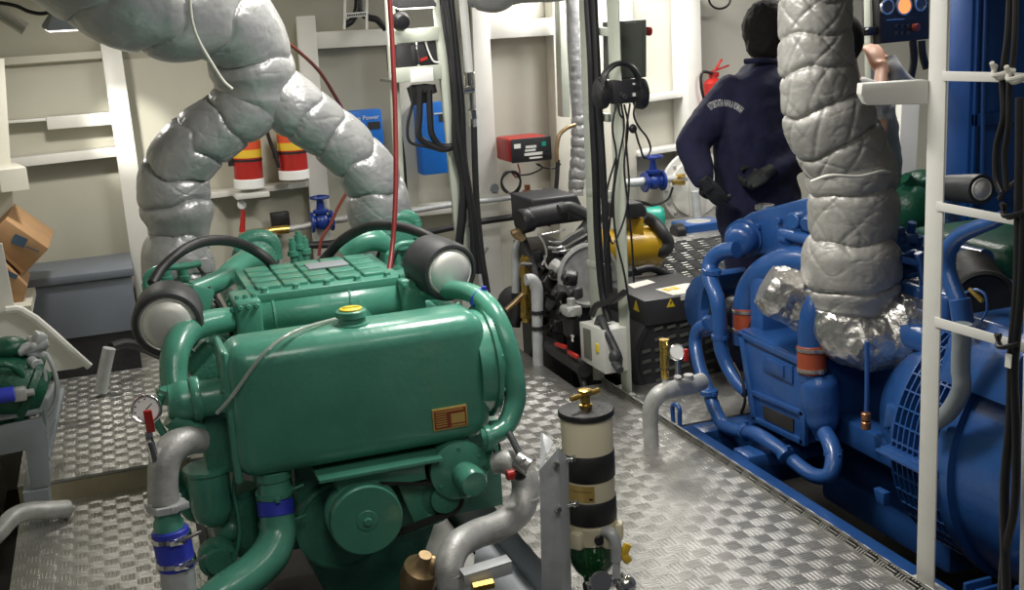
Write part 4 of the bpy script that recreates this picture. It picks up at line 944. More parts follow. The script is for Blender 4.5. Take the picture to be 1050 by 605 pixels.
for an in (215, 285, 330): d = V((math.cos(math.radians(an)), math.sin(math.radians(an)), 0)); mb.box(zr((zb+z0)/2)+d*Rf*1.0, (.034, .034, .05), Matrix.Rotation(math.radians(an), 3, 'Z'), .006)
hd = mb.build('head_casting', 'cream_filter', ff, sharp=50)
mb = MB(); d = V((-.1, -1, 0)).normalized(); mb.cyl(zr((zb+z0)/2)+d*Rf*.95, zr((zb+z0)/2)+d*Rf*1.08, .014, None, 16, .002); mb.build('plug', 'black_metal', hd)
zbb = zz(592)
mb = MB(); mb.lathe(zr(zbb), U, [(0, Rf*.3), (.004, Rf*.45), ((zb-zbb)*.22, Rf*.72), ((zb-zbb)*.45, Rf*.90), (zb-zbb, Rf*.93)], 40); lab(mb.build('sediment_bowl', 'green_glass', ff, sharp=60), 'green see-through bowl')
mb = MB(); mb.cyl(zr(zbb-.05), zr(zbb+.005), Rf*.32, Rf*.42, 16, .003); mb.build('drain_plug', 'black_metal', ff)
mb = MB(); TP(mb, [(618, 545), (627, 547), (631, 556), (632, 575)], [5.5, 6, 6, 5.5], Y=[2.64, 2.6, 2.59, 2.59], n=16); TP(mb, [(632, 573), (632, 592)], 4.5, Y=2.59, n=6); pf = mb.build('outlet_elbow', 'galvanised_light', ff)
mb = MB(); w = P(642, 567, Y=2.585); mb.box(w+V((0, 0, .012)), (.022, .014, .03), Matrix.Rotation(.5, 3, 'Y'), .005); mb.box(w-V((.0, 0, .015)), (.022, .014, .03), Matrix.Rotation(-.5, 3, 'Y'), .005); mb.cyl(w, w-V((.03, 0, 0)), .006, None, 10); lab(mb.build('tap_handle', 'yellow_band', pf), 'yellow butterfly tap handle')
mb = MB(); w = P(616, 596, Y=2.58); mb.disc(w, V((-.3, -1, .3)), .03, .03); mb.cyl(P(600, 603, Y=2.6), P(640, 594, Y=2.6), .02, None, 16, .003); mb.ell(P(642, 600, Y=2.58), (.028, .028, .028)); mb.build('drain_cock', 'chrome', ff)

# angle bracket holding the filter; lighter zinc colour imitates stronger light on it
bk = thing('steel_bracket', 'upright galvanised angle bracket with pointed top beside the cream filter', 'bracket', P(570, 660, Y=2.72))
def pp(px, py, Y): return P(px, py, Y=Y)
mb = MB(); mb.prism([pp(553, 482, 2.57), pp(573, 459, 2.55), pp(574, 480, 2.55), pp(577, 680, 2.55), pp(557, 680, 2.57)], V((.004, .008, 0)), .001); mb.build('flange', 'galvanised_light', bk)
mb = MB(); mb.prism([pp(573, 459, 2.552), pp(583, 470, 2.60), pp(588, 680, 2.60), pp(577, 680, 2.552)], V((-.007, .003, 0)), .001); mb.build('flange', 'galvanised_light', bk)
mb = MB(); mb.prism([pp(557, 444, 2.66), pp(568, 453, 2.63), pp(562, 464, 2.60), pp(556, 482, 2.58)], V((-.004, .008, 0)), .001); mb.build('top_tab', 'galvanised_light', bk)
for q in ((585, 471), (588, 517)):
    w = pp(*q, 2.59); mb = MB(); mb.cyl(w-V((.02, .0, 0)), w+V((.012, 0, 0)), .005, None, 10); mb.lathe(w+V((.002, 0, 0)), V((1, 0, 0)), [(0, .010), (.01, .010)], 6); mb.build('bolt', 'chrome', bk)
for q in ((570, 476), (572, 522)):
    w = pp(*q, 2.548); mb = MB(); mb.bolt(w, V((0, -1, 0)), .008, .01); mb.build('bolt', 'chrome', bk)

# galvanised S-pipe from the sea water pump
sp = thing('s_bend_pipe', 'galvanised S-shaped pipe with red cock right of the green engine', 'pipe', P(463, 640, Y=3.0))
mb = MB(); TP(mb, [(507, 475), (521, 474), (535, 484), (539, 504), (532, 524), (512, 539), (488, 548), (469, 560), (461, 578), (462, 596), (466, 640)], [11, 13, 14, 14.5, 15, 15, 15, 15, 15, 14.5, 14.5], Y=[3.35, 3.32, 3.28, 3.25, 3.22, 3.18, 3.14, 3.08, 3.04, 3.02, 3.0], n=24, sub=8); mb.build('pipe', 'galvanised', sp, sharp=70)
mb = MB(); w = P(462, 588, Y=3.03); mb.lathe(w, V((.05, 0, -1)), [(-.01, RM(14.8, w)), (-.006, RM(16, w)), (.006, RM(16, w)), (.01, RM(14.8, w))], 24); w = P(538, 511, Y=3.24); mb.lathe(w, V((-.1, 0, -1)), [(-.01, RM(14.8, w)), (-.006, RM(15.5, w)), (.006, RM(15.5, w)), (.01, RM(14.8, w))], 24); mb.build('weld_ring', 'galvanised', sp)
mb = MB(); mb.cyl(P(530, 482, Y=3.22), P(536, 490, Y=3.2), .012, None, 12, .002); mb.ell(P(533, 488, Y=3.2), (.02, .02, .014)); mb.build('drain_cock', 'black_metal', sp)
mb = MB(); w = P(523, 487, Y=3.2); mb.cyl(w-V((.012, 0, 0)), w+V((.014, 0, 0)), .016, None, 14, .003); lab(mb.build('cock_cap', 'red', sp), 'red cock cap')
mb = MB(); mb.cyl(P(530, 471, Y=3.18), P(545, 480, Y=3.14), .030, None, 20, .004); mb.disc(P(537, 474, Y=3.14), V((0, -1, .3)), .014, .012); mb.build('sensor', 'steel', sp)
mb = MB(); TP(mb, [(514, 428), (522, 444), (532, 464), (535, 470)], [3.5, 3.5, 3.5, 4], Y=[3.4, 3.35, 3.22, 3.18], n=12); tag(mb.build('hose', 'rubber_grey'), 'short dark hose rising from the chrome sensor on the S-shaped pipe', 'hose')
mb = MB(); TP(mb, [(502, 452), (506, 462), (512, 468), (512, 456), (508, 450)], 1.1, Y=3.35, n=8); tag(mb.build('wire', 'cable'), 'thin black wire by the right end of the green tank', 'wire')
# engine bed plates below the S-pipe
mb = MB(); zb_ = -.16; mb.prism([P(494, 512, Z=zb_), P(540, 488, Z=zb_), P(556, 520, Z=zb_), P(566, 640, Z=zb_), P(478, 640, Z=zb_)], V((0, 0, -.02)), .002); mb.build('bed_plate', 'bed_white', eng)
mb = MB(); a = P(476, 592, Y=2.95); c = P(525, 577, Y=2.95); mb.prism([a, c, c-V((0, 0, .035)), a-V((0, 0, .035))], V((0, .006, 0)), .001); mb.prism([a, c, c+V((0, .05, 0)), a+V((0, .05, 0))], V((0, 0, .005)), .001); tag(mb.build('angle_iron', 'galvanised_light'), 'short galvanised angle iron at the bottom beside the S-shaped pipe', 'bracket')
mb = MB(); a = P(484, 603, Y=2.93); mb.cyl(a, P(506, 598, Y=2.93), .016, None, 6, .002); tag(mb.build('pipe_fitting', 'brass'), 'brass fitting at the bottom edge under the angle iron', 'fitting')
mb = MB(); w = P(434, 585, Y=3.2); mb.lathe(w-V((.03, .0, .06)), V((.2, -.4, 1)), [(0, .05), (.06, .06), (.10, .055), (.12, .03), (.15, .02)], 18); mb.ell(w+V((.02, -.05, .03)), (.03, .03, .04)); tag(mb.build('bilge_fitting', 'bronze'), 'dull bronze fitting in the shadow below the green engine', 'fitting')

# ------------------------------------------------------------------ middle cable rack
RX = 2.11
mr = thing('cable_rack', 'tall pale cable rack standing at the far end of the walkway', 'rack', P(638, 405, X=RX))
def postX(pts, X, d, m, parent, name):
    mb = MB(); mb.prism([P(x, y, X=X) for x, y in pts], V((d, 0, 0)), min(.003, d/3)); return mb.build(name, m, parent)
postX([(589.5, -100), (602, -100), (619, 390), (608, 390)], RX, .006, 'post_paint', mr, 'post')
postX([(617.6, -100), (630.4, -100), (647, 402), (637.5, 407)], RX, .006, 'post_paint', mr, 'post')
for ya, yb in ((31, 33), (118, 121), (197, 200), (270, 275)):
    a = P(604, ya, X=RX+.01); c = P(626, yb, X=RX+.01); mb = MB(); mb.beam(a, c, .025, .035, U, .003); mb.build('rung', 'post_paint', mr)
mb = MB(); w = P(642, 404, X=RX+.015); mb.box(w, (.06, .09, .012), None, .002); mb.build('foot_plate', 'post_paint', mr)
rc = 'cables on the middle rack'
for pts, rr, X_, L in ((((602, -80), (602, -12), (606, 60), (608, 120), (611, 180), (613, 240), (618, 300), (624, 330)), 4.2, RX-.03, 'thick black cable down the left post of the middle rack'),
                     (((609, -80), (609, -12), (612, 60), (615, 120), (618, 170), (621, 230), (625, 300)), 3.6, RX-.02, 'thick black cable between the posts of the middle rack')):
    mb = MB(); TP(mb, pts, rr, X=X_, n=12); tag(mb.build('cable', 'cable'), L, 'cable', rc)
mb = MB(); TP(mb, [(607, 322), (611, 314), (620, 311), (632, 306), (640, 300)], 3.6, X=RX-.04, n=12); tag(mb.build('cable', 'cable'), 'black cable bending away above the white junction box', 'cable', rc)
jb = thing('junction_box', 'white junction box with grey grille low on the middle rack', 'junction box', P(615, 380, X=2.03))
postX([(594, 330), (619, 339), (621, 384), (596, 369)], 2.0, .13, 'light_box', jb, 'case')
postX([(597.5, 336), (604.5, 338.5), (606, 370), (599, 366.5)], 1.994, .006, 'grey_box', jb, 'grille')
mb = MB(); postX([(610, 352), (613, 353), (613.5, 362), (610.5, 361)], 1.995, .005, 'sticker_yellow', jb, 'warning_mark')
mb = MB(); TP(mb, [(612, 336), (616, 327), (622, 340), (628, 352), (634, 366), (634, 374)], 4.2, X=[2.05, 2.03, 2.02, 2.03, 2.04, 2.06], n=14); mb.ell(P(631, 366, X=2.02), (.03, .03, .035)); mb.cyl(P(630, 372, X=2.01), P(636, 380, X=2.01), .018, None, 12, .002); mb.build('gland_hose', 'rubber_grey', jb)
mb = MB(); mb.cyl(P(614, 339, X=2.06), P(611, 326, X=2.06), .018, None, 14, .003); mb.build('conduit', 'light_box', jb)
# grey switch box, device, ear defenders
sb = thing('switch_box', 'grey steel box with red button behind the ear defenders', 'switch box', P(645, 80, Y=4.72))
mb = MB(); mb.prism([P(633, 22, Y=4.72), P(663, 20, Y=4.72), P(663, 79, Y=4.72), P(634, 82, Y=4.72)], V((0, .16, 0)), .004); mb.build('case', 'grey_box', sb)
mb = MB(); mb.prism([P(635, 24, Y=4.71), P(659, 22, Y=4.71), P(659, 78, Y=4.71), P(636, 80, Y=4.71)], V((0, .012, 0)), .003); mb.build('door', 'grey_box', sb)
mb = MB(); w = P(665, 32, Y=4.78); mb.cyl(w-V((.01, 0, 0)), w+V((.012, 0, 0)), .02, None, 16, .004); mb.build('stop_button', 'red', sb)
DY = 4.55
dv = thing('phone_unit', 'black intercom unit on the rack with ear defenders over it', 'intercom', P(641, 106, Y=DY))
mb = MB(); mb.prism([P(628, 83, Y=DY), P(654, 81, Y=DY), P(655, 105, Y=DY), P(629, 107, Y=DY)], V((0, .08, 0)), .006); mb.build('case', 'black_box', dv)
mb = MB(); w = P(641, 99, Y=DY-.005); mb.disc(w, V((0, -1, 0)), .014, .014); mb.bolt(P(637, 97, Y=DY), V((0, -1, 0)), .012, .01); w = P(649, 97, Y=DY-.002); mb.b(w.x-.012, w.x+.012, DY-.008, DY, w.z-.012, w.z+.012); mb.build('sockets', 'charcoal', dv)
mb = MB(); w = P(650, 97, Y=DY-.006); mb.box(w, (.014, .006, .014)); mb.build('label', 'ivory_mark', dv)
mb = MB(); w = P(650, 86, Y=DY-.004); mb.box(w, (.01, .004, .008)); mb.build('lamp_mark', 'ivory_mark', dv)
ed = thing('ear_defenders', 'black ear defenders hung over the black intercom unit', 'ear defenders', P(635, 105, Y=DY))
mb = MB(); TP(mb, [(617, 90), (620, 76), (629, 67), (639, 65), (648, 69), (654, 79), (656, 90)], 2.8, Y=DY-.03, n=12, ey=2.0); mb.build('headband', 'black_metal', ed)
for px, s in ((616, -1), (657, 1)):
    w = P(px, 96, Y=DY+.0); mb = MB(); mb.lathe(w-V((s*.028, 0, 0)), V((s, 0, 0)), [(0, .03), (.006, .05), (.03, .055), (.045, .05), (.056, .03), (.058, .003)], 28, sx=1.25); mb.build('ear_cup', 'black_metal', ed)
for i, pts in enumerate((((632, 107), (628, 130), (632, 160), (628, 200), (624, 240), (620, 270)), ((637, 106), (640, 130), (634, 165), (629, 205), (632, 245), (640, 280), (646, 318)), ((640, 107), (644, 128), (640, 170), (644, 210), (648, 250), (650, 290)),
                         ((646, 106), (642, 140), (645, 190), (640, 225), (628, 250), (622, 200), (632, 160)), ((652, 104), (650, 118), (655, 130), (664, 142), (667, 154), (661, 162), (656, 150), (650, 130)), ((634, 107), (636, 118), (640, 122)))):
    mb = MB(); TP(mb, pts, 1.1, Y=DY-.012*i, n=7); tag(mb.build('lead', 'cable'), ['thin black lead hanging straightest, leftmost under the intercom unit', 'long thin black lead reaching down to the black generator', 'thin black lead hanging in front of the yellow drum', 'thin black lead crossing over itself below the intercom unit', 'thin black lead hanging in a loop right of the intercom unit', 'short black lead stub right under the intercom unit'][i], 'cable', 'leads under the intercom unit')
mb = MB(); w = P(649, 132, Y=DY-.03); mb.ell(w, (.018, .014, .02)); tag(mb.build('plug', 'black_metal'), 'black round plug dangling on the looped lead', 'plug')

# ------------------------------------------------------------------ small generator set beyond the rack
gs = thing('generator_set', 'small black diesel generator set with yellow drum behind the middle rack', 'generator', V((2.45, 5.4, -.5)))
mb = MB(); mb.b(2.2, 2.8, 4.85, 6.2, -.5, -.42, .006); mb.b(2.2, 2.28, 4.85, 6.2, -.42, -.30); mb.build('base_frame', 'black_metal', gs)
GY = 4.80
# alternator end with slotted cover and terminal box
c = P(702, 364, Y=GY); R_ = RM(58, c); DN = V((0, -1, 0))
mb = MB(); mb.lathe(c+V((0, .55, 0)), DN, [(0, R_*.8), (.02, R_*.98), (.44, R_), (.50, R_*1.03), (.53, R_*1.03), (.55, R_*.98), (.553, R_*.90), (.548, R_*.88), (.548, .01)], 48); alt_ = mb.build('alternator', 'charcoal', gs)
for row in range(9):
    zz_ = -.75+1.5*row/8
    for k in range(7):
        xx = -.75+1.5*k/6
        if xx*xx+zz_*zz_ < .66: mb = MB(); mb.box(c+V((xx*R_, -.003, zz_*R_)), (R_*.16, .008, R_*.05), Matrix.Rotation(-.15, 3, 'Y')); mb.build('louvre', 'grey_box', alt_)
tb0 = P(661, 309, Y=GY-.02); tbr = P(735, 300, Y=GY-.02); hb = RM(27, tb0)
mb = MB(); mb.b(tb0.x-.0, tbr.x+.04, GY-.02, GY+.50, tb0.z-hb*1.0+.0, tb0.z, .008); tb = mb.build('terminal_box', 'charcoal', gs)
mb = MB()
for px, py in ((688, 311),):
    w = P(px, py, Y=GY-.023); s_ = .022; mb.prism([w+V((-s_, 0, -s_*.8)), w+V((s_, 0, -s_*.8)), w+V((0, 0, s_))], V((0, .003, 0)))
w = P(652, 314, X=tb0.x-.003); mb.prism([w+V((0, -.03, -.022)), w+V((0, .03, -.022)), w+V((0, 0, .028))], V((.003, 0, 0)))
lab(mb.build('warning_triangle', 'sticker_yellow', tb), 'yellow warning triangle')
mb = MB(); w = P(688, 310, Y=GY-.026); mb.prism([w+V((.003, 0, .008)), w+V((-.005, 0, -.004)), w+V((.0, 0, -.003)), w+V((-.003, 0, -.014)), w+V((.006, 0, .001)), w+V((.001, 0, .0))], V((0, .002, 0)))
mb.build('bolt_symbol', 'black_metal', tb)
zt3 = tb0.z+.001
mb = MB(); mb.prism([P(672, 297, Z=zt3), P(702, 291, Z=zt3), P(735, 290, Z=zt3), P(740, 296, Z=zt3), P(690, 303, Z=zt3)], V((0, 0, .002))); st_ = lab(mb.build('warning_label', 'sticker', tb), 'pale warning label')
mb = MB()
for px, py in ((684, 297), (692, 295.5)): w = P(px, py, Z=zt3+.003); mb.box(w, (.03, .05, .002), Matrix.Rotation(.3, 3, 'Z'))
mb.build('label_mark', 'sticker_yellow', st_)
mb = MB(); mb.prism([P(643, 292, Z=zt3), P(664, 287, Z=zt3), P(672, 290, Z=zt3), P(650, 296, Z=zt3)], V((0, 0, .002))); lab(mb.build('warning_label', 'sticker', tb), 'pale warning label')
mb = MB(); w = P(702, 305, Y=GY-.023); mb.b(w.x-.02, w.x+.03, GY-.024, GY-.02, w.z-.012, w.z+.012); mb.build('label', 'sticker', tb)
mb = MB(); TP(mb, [(652, 278), (668, 275), (682, 281), (692, 284)], 4, Y=GY+.45, n=10); mb.build('cable_entry', 'black_metal', gs)
# flywheel housing and engine body
mb = MB(); w = P(598, 280, X=2.22); mb.lathe(w+V((.0, -.02, 0)), V((0, -1, 0)), [(0, .15), (.03, .15), (.035, .165), (.05, .165), (.055, .15), (.03, .14), (.03, .02)], 40); mb.build('flywheel_housing', 'galvanised', gs)
mb = MB(); a = P(560, 300, Y=5.7)
mb.b(2.12, 2.55, 5.30, 6.05, -.42, .42, .03); mb.b(2.10, 2.20, 5.35, 5.98, .05, .40, .02); mb.b(2.08, 2.3, 5.35, 6.0, .40, .52, .02)
mb.build('engine_block', 'black_metal', gs)
for k, (px, py, s) in enumerate(((548, 262, .05), (556, 275, .045), (562, 290, .06), (575, 300, .05), (570, 280, .04), (585, 285, .05), (560, 312, .06), (545, 300, .05), (580, 320, .05), (590, 300, .045), (552, 330, .05), (572, 335, .06))):
    w = P(px, py, X=2.06); mb = MB(); mb.box(w, (s*1.2, s*1.4, s*1.3), Matrix.Rotation(k*.7, 3, 'X') @ Matrix.Rotation(k*.4, 3, 'Z'), .012, 3); mb.cyl(w, w+V((-s, -s*.4, .01)), s*.35, None, 12, .004); mb.build('accessory', 'black_metal' if k % 3 else 'charcoal', gs)
mb = MB(); mb.prism([P(544, 205, Y=5.55), P(592, 199, Y=5.55), P(604, 226, Y=5.55), P(546, 234, Y=5.55)], V((0, .32, 0)), .015, 3); mb.cyl(P(541, 224, Y=5.5), P(580, 217, Y=5.5), .055, None, 20, .008); mb.build('air_cleaner', 'black_box', gs)
mb = MB(); w = P(541, 226, Y=5.5); mb.lathe(w, V((-1, -.2, 0)), [(-.02, .06), (.03, .065), (.05, .055), (.05, .01)], 20); mb.build('cleaner_cap', 'black_metal', gs)
mb = MB(); TP(mb, [(573, 215), (583, 212), (594, 216), (604, 222)], 5.5, Y=5.4, n=14); mb.build('intake_hose', 'rubber_grey', gs)
mb = MB(); TP(mb, [(577, 262), (586, 252), (596, 243), (606, 230), (612, 218)], 9, Y=5.4, n=18); mb.build('intake_hose', 'rubber_grey', gs)
mb = MB(); clamp(mb, P(580, 259, Y=5.4), V((1, 0, .7)), RM(9.3, P(580, 259, Y=5.4))); mb.build('hose_clamp', 'chrome', gs)
for pts in (((556, 241), (566, 239), (574, 237), (580, 235)), ((562, 248), (574, 248), (586, 240), (598, 234)), ((562, 254), (576, 254), (590, 247), (602, 240)), ((566, 258), (578, 258), (592, 252), (602, 247)), ((552, 240), (558, 250), (560, 262), (556, 272)), ((558, 262), (560, 272), (566, 277), (574, 274)), ((572, 290), (574, 304), (577, 316)), ((592, 276), (590, 296), (589, 315)), ((597, 278), (596, 298), (594, 318))):
    mb = MB(); TP(mb, pts, 1.2, Y=5.33, n=8); mb.build('injector_pipe', 'steel', gs)
mb = MB(); w = P(566, 270, Y=5.32); mb.cyl(w, w+V((.03, -.04, -.03)), .035, None, 14, .006); mb.ell(w+V((.02, 0, -.06)), (.04, .04, .03)); mb.build('feed_pump', 'galvanised', gs)
# yellow drum, hood and elbow
a, c2_ = P(606, 257, Y=5.55), P(673, 252, Y=5.65); d = (c2_-a).normalized(); Ry = RM(21, a)
mb = MB(); L_ = (c2_-a).length; mb.lathe(a, d, [(0, Ry), (L_*.85, Ry), (L_*.87, Ry*1.06), (L_*.92, Ry*1.06), (L_*.94, Ry*.95), (L_*1.0, Ry*.7), (L_, .01)], 40); mb.bolts(a+d*L_*.92, d, Ry*1.0, 12, .01, .012); mb.b(P(649, 240, Y=5.6).x-.04, P(649, 240, Y=5.6).x+.04, 5.54, 5.68, P(649, 245, Y=5.6).z, P(649, 222, Y=5.6).z, .01); lab(mb.build('drum', 'yellow', gs), 'yellow drum')
mb = MB(); mb.prism([P(634, 210, Y=5.5), P(658, 207, Y=5.5), P(664, 215, Y=5.5), P(663, 222, Y=5.5), P(634, 226, Y=5.5)], V((0, .2, 0)), .01, 3); mb.build('hood', 'charcoal', gs)
mb = MB(); TP(mb, [(660, 222), (670, 228), (680, 240), (684, 249), (681, 256), (671, 258)], [6, 6.5, 6.5, 7.5, 8, 8], Y=[5.6, 5.6, 5.55, 5.55, 5.55, 5.58], n=18); mb.build('elbow_hose', 'rubber_grey', gs)
# fuel filter and hoses of the small set
o = thing('fuel_strainer', 'small fuel strainer with silver head and dark bowl beside the white junction box', 'strainer', P(586, 350, X=2.0))
mb = MB(); w = P(586, 318, X=2.02); mb.box(w, (.08, .09, .05), None, .012); mb.cyl(w+V((0, 0, .02)), w+V((0, 0, .06)), .02, None, 12, .003); mb.cyl(w-V((.02, .06, 0)), w+V((-.02, .06, 0)), .018, None, 12); mb.build('head', 'galvanised', o)
mb = MB(); mb.lathe(P(586, 325, X=2.02), V((0, 0, -1)), [(0, .045), (.08, .043), (.10, .03), (.11, .01)], 20); mb.build('bowl', 'black_metal', o)
mb = MB(); w = P(587, 347, X=2.0); mb.box(w, (.006, .012, .03)); mb.box(w+V((0, 0, .012)), (.006, .03, .008)); mb.build('mark', 'ivory_mark', o)
sh = 'hoses around the small generator'
for pts, rr, m_, L in ((((556, 345), (566, 356), (580, 366), (592, 376), (598, 392), (600, 402)), 3.4, 'rubber_grey', 'grey hose curving down to the plate by the white junction box'),
                      (((534, 240), (540, 256), (546, 272), (550, 286)), 4.5, 'rubber', 'short thick black hose on the bronze elbow'),
                      (((560, 350), (575, 362), (590, 372), (600, 380)), 8, 'black_metal', 'fat black hose lying in the trench below the small generator'),
                      (((548, 330), (560, 340), (572, 330), (586, 325)), 1.5, 'cable', 'thin black hose below the small engine'),
                      (((560, 300), (556, 320), (548, 345), (545, 365)), 1.5, 'cable', 'thin black line hanging by the galvanised standpipe')):
    mb = MB(); TP(mb, pts, rr, X=2.0, n=12); tag(mb.build('hose', m_), L, 'hose', sh)
for pts in ((570, 353, 580, 356), (583, 361, 592, 366)):
    mb = MB(); mb.beam(P(pts[0], pts[1], X=1.97), P(pts[2], pts[3], X=1.97), .02, .02, U, .005); tag(mb.build('valve_lever', 'red'), 'red lever, %s of the two beside the white junction box' % ('farther' if pts[0] == 570 else 'nearer'), 'lever')
mb = MB(); mb.cyl(P(528, 240, Y=5.5), P(536, 244, Y=5.5), .022, None, 14, .003); TP(mb, [(525, 240), (531, 238), (536, 246)], 4, Y=5.5); tag(mb.build('pipe_elbow', 'bronze'), 'bronze elbow left of the small engine', 'fitting')
# standpipes left of the small set
o = thing('standpipe', 'galvanised standpipe with bend standing on the plates before the small engine', 'pipe', P(551, 378, Y=5.3))
mb = MB(); TP(mb, [(539, 287), (545, 287), (550, 294), (551, 310), (551, 340), (552, 377)], [6, 6.5, 6.5, 6.2, 5.5, 5.5], Y=5.3, n=18); mb.build('pipe', 'galvanised_light', o)
for py in (320, 336): mb = MB(); clamp(mb, P(551, py, Y=5.3), U, RM(6.6, P(551, py, Y=5.3)), .02); mb.build('clamp', 'rubber', o)
o = thing('valve_stack', 'brass valve stack between the standpipe and the bulkhead', 'valve', P(538, 330, Y=5.5))
mb = MB(); TP(mb, [(539, 262), (539, 300), (540, 330)], 4.5, Y=5.5, n=14, sub=1); mb.cyl(P(539, 264, Y=5.5), P(539, 284, Y=5.5), .032, None, 6, .004); mb.cyl(P(540, 300, Y=5.5), P(540, 326, Y=5.5), .034, None, 6, .004); mb.build('valve_body', 'brass', o)
mb = MB(); mb.cyl(P(533, 271, Y=5.45), P(545, 271, Y=5.45), .012, None, 10); mb.build('valve_stem', 'steel', o)
mb = MB(); TP(mb, [(529, 300), (529, 270), (530, 252), (534, 246)], 4.5, Y=5.7, n=14); tag(mb.build('pipe', 'galvanised_light'), 'pale pipe rising behind the brass valve stack', 'pipe')
mb = MB(); w = P(529, 312, Y=5.75); mb.lathe(w, V((-.3, -1, .1)), [(-.1, .08), (-.04, .10), (0, .10), (.01, .08), (.02, .03)], 24); mb.cyl(w+V((.02, 0, .1)), w+V((-.02, -.02, -.12)), .03, None, 12); tag(mb.build('pump_housing', 'rubber'), 'dark round pump beside the brass valve stack', 'pump')
mb = MB(); TP(mb, [(519, 318), (528, 310), (536, 302), (546, 294)], 3, Y=5.5, n=10); tag(mb.build('bronze_pipe', 'bronze'), 'slanting bronze pipe in front of the dark round pump', 'pipe')
mb = MB(); TP(mb, [(497, 300), (495, 280), (492, 262), (497, 252)], 5, Y=5.6, n=14); tag(mb.build('pipe', 'galvanised_light'), 'pale bent pipe behind the right air filter', 'pipe')

# ------------------------------------------------------------------ pipe with brass valve and gauge by the blue engine bed
o = thing('vent_pipe', 'grey elbow pipe through the floor with brass valve and gauge', 'pipe', P(668, 458, X=1.93))
mb = MB(); TP(mb, [(668, 459), (667, 435), (668, 416), (676, 404), (690, 399), (706, 396), (720, 391)], [8, 8, 8.5, 9, 9, 9, 9], X=[1.93, 1.93, 1.93, 1.96, 2.03, 2.12, 2.2], n=20, sub=8); TP(mb, [(682, 400), (682, 388)], 3, X=2.0); TP(mb, [(694, 396), (695, 386)], 4, X=2.06); TP(mb, [(706, 394), (706, 384)], 5, X=2.12); mb.build('pipe', 'galvanised', o)
mb = MB(); a = P(682, 388, X=2.0); c = P(681, 348, X=2.0); L_ = (c-a).length; mb.lathe(a, c-a, [(0, .013), (.012, .016), (.03, .016), (.032, .011), (.045, .011), (.047, .018), (L_-.03, .018), (L_-.028, .02), (L_, .02)], 18); mb.build('brass_valve', 'brass', o)
w = P(694, 361, X=2.03); mb = MB(); mb.lathe(w, V((-.3, -1, .25)), [(-.015, .028), (-.012, .034), (.008, .034), (.012, .03), (.01, .027)], 24); mb.cyl(w-V((0, 0, .03)), w-V((0, 0, .09)), .01, None, 10); g = mb.build('gauge', 'chrome', o)
mb = MB(); dd = V((-.3, -1, .25)).normalized(); mb.disc(w+dd*.011, dd, .026, .002); mb.build('gauge_face', 'white', g)
mb = MB(); w = P(703, 364, X=2.06); mb.box(w, (.02, .02, .05), None, .004); lab(mb.build('lever', 'red', o), 'red lever')

# ------------------------------------------------------------------ far bulkhead right of the rack
o = thing('sea_valve', 'blue wheel valve on a bulkhead pipe left of the person in navy', 'valve', P(672, 185, Y=WY-.1))
mb = MB(); TP(mb, [(640, 188), (652, 187), (660, 186)], 4.5, Y=WY-.1); TP(mb, [(682, 184), (694, 183), (704, 182)], 3.6, Y=WY-.1); mb.build('pipe', 'galvanised_light', o)
w = P(670, 186, Y=WY-.1); mb = MB()
for dx in (-.06, .06): mb.disc(w+V((dx, 0, 0)), V((1, 0, 0)), .062, .016)
mb.cyl(w-V((.055, 0, 0)), w+V((.055, 0, 0)), .036); mb.ell(w, (.05, .05, .05)); mb.lathe(w, V((0, 0, 1)), [(0, .03), (.05, .034), (.055, .048), (.07, .048), (.075, .026), (.13, .018), (.135, .02)], 20); mb.build('valve_body', 'blue_valve', o)
mb = MB(); mb.tube([w+V((math.cos(2*PI*k/16)*.055, math.sin(2*PI*k/16)*.055, .15)) for k in range(17)], .009, 8, 2); mb.beam(w+V((-.05, 0, .15)), w+V((.05, 0, .15)), .012, .008); mb.beam(w+V((0, -.05, .15)), w+V((0, .05, .15)), .012, .008); mb.build('hand_wheel', 'blue_valve', o)
mb = MB(); w = P(690, 187, Y=WY-.15); mb.cyl(w, w+V((.08, 0, -.01)), .016, None, 12, .002); mb.cyl(P(694, 181, Y=WY-.12), P(702, 180, Y=WY-.12), .014, None, 8); mb.build('union', 'brass', o)
mb = MB(); TP(mb, [(690, 192), (685, 204), (672, 210), (655, 208), (648, 206)], 1.2, Y=WY-.15, n=8); tag(mb.build('hose', 'cable'), 'thin black hose looping under the blue wheel valve on the right', 'hose')
mb = MB(); TP(mb, [(650, 206), (662, 208), (672, 214), (674, 218)], 1.2, Y=WY-.17, n=8); tag(mb.build('hose', 'cable'), 'thin black hose ending at the teal motor', 'hose')
w = P(712, 192, Y=WY-.02); Rw = RM(38, w)
o = thing('manhole_cover', 'round white bolted manhole cover half hidden by the person in navy', 'manhole cover', w-V((0, 0, Rw)))
mb = MB(); mb.disc(w, V((0, -1, 0)), Rw, .03, 48); mb.disc(w+V((0, -.02, 0)), V((0, -1, 0)), Rw*.78, .02, 48); mb.build('cover', 'white_paint', o)
mb = MB(); mb.bolts(w+V((0, -.015, 0)), V((0, -1, 0)), Rw*.88, 16, .012, .012); mb.build('bolt_ring', 'galvanised', o)
mb = MB(); TP(mb, [(713, 196), (714, 210), (716, 226)], 4.5, Y=WY-.2, n=14); tag(mb.build('drain_pipe', 'galvanised_light'), 'grey upright pipe in front of the white manhole cover', 'pipe')
o = thing('bilge_pump', 'small blue pump standing on the chequered step behind the person', 'pump', P(718, 246, Y=5.9))
mb = MB(); mb.b(P(700, 240, Y=5.9).x, P(742, 240, Y=5.9).x, 5.85, 6.05, P(718, 246, Y=5.9).z, P(718, 228, Y=5.9).z, .01); mb.build('pump_body', 'blue', o)
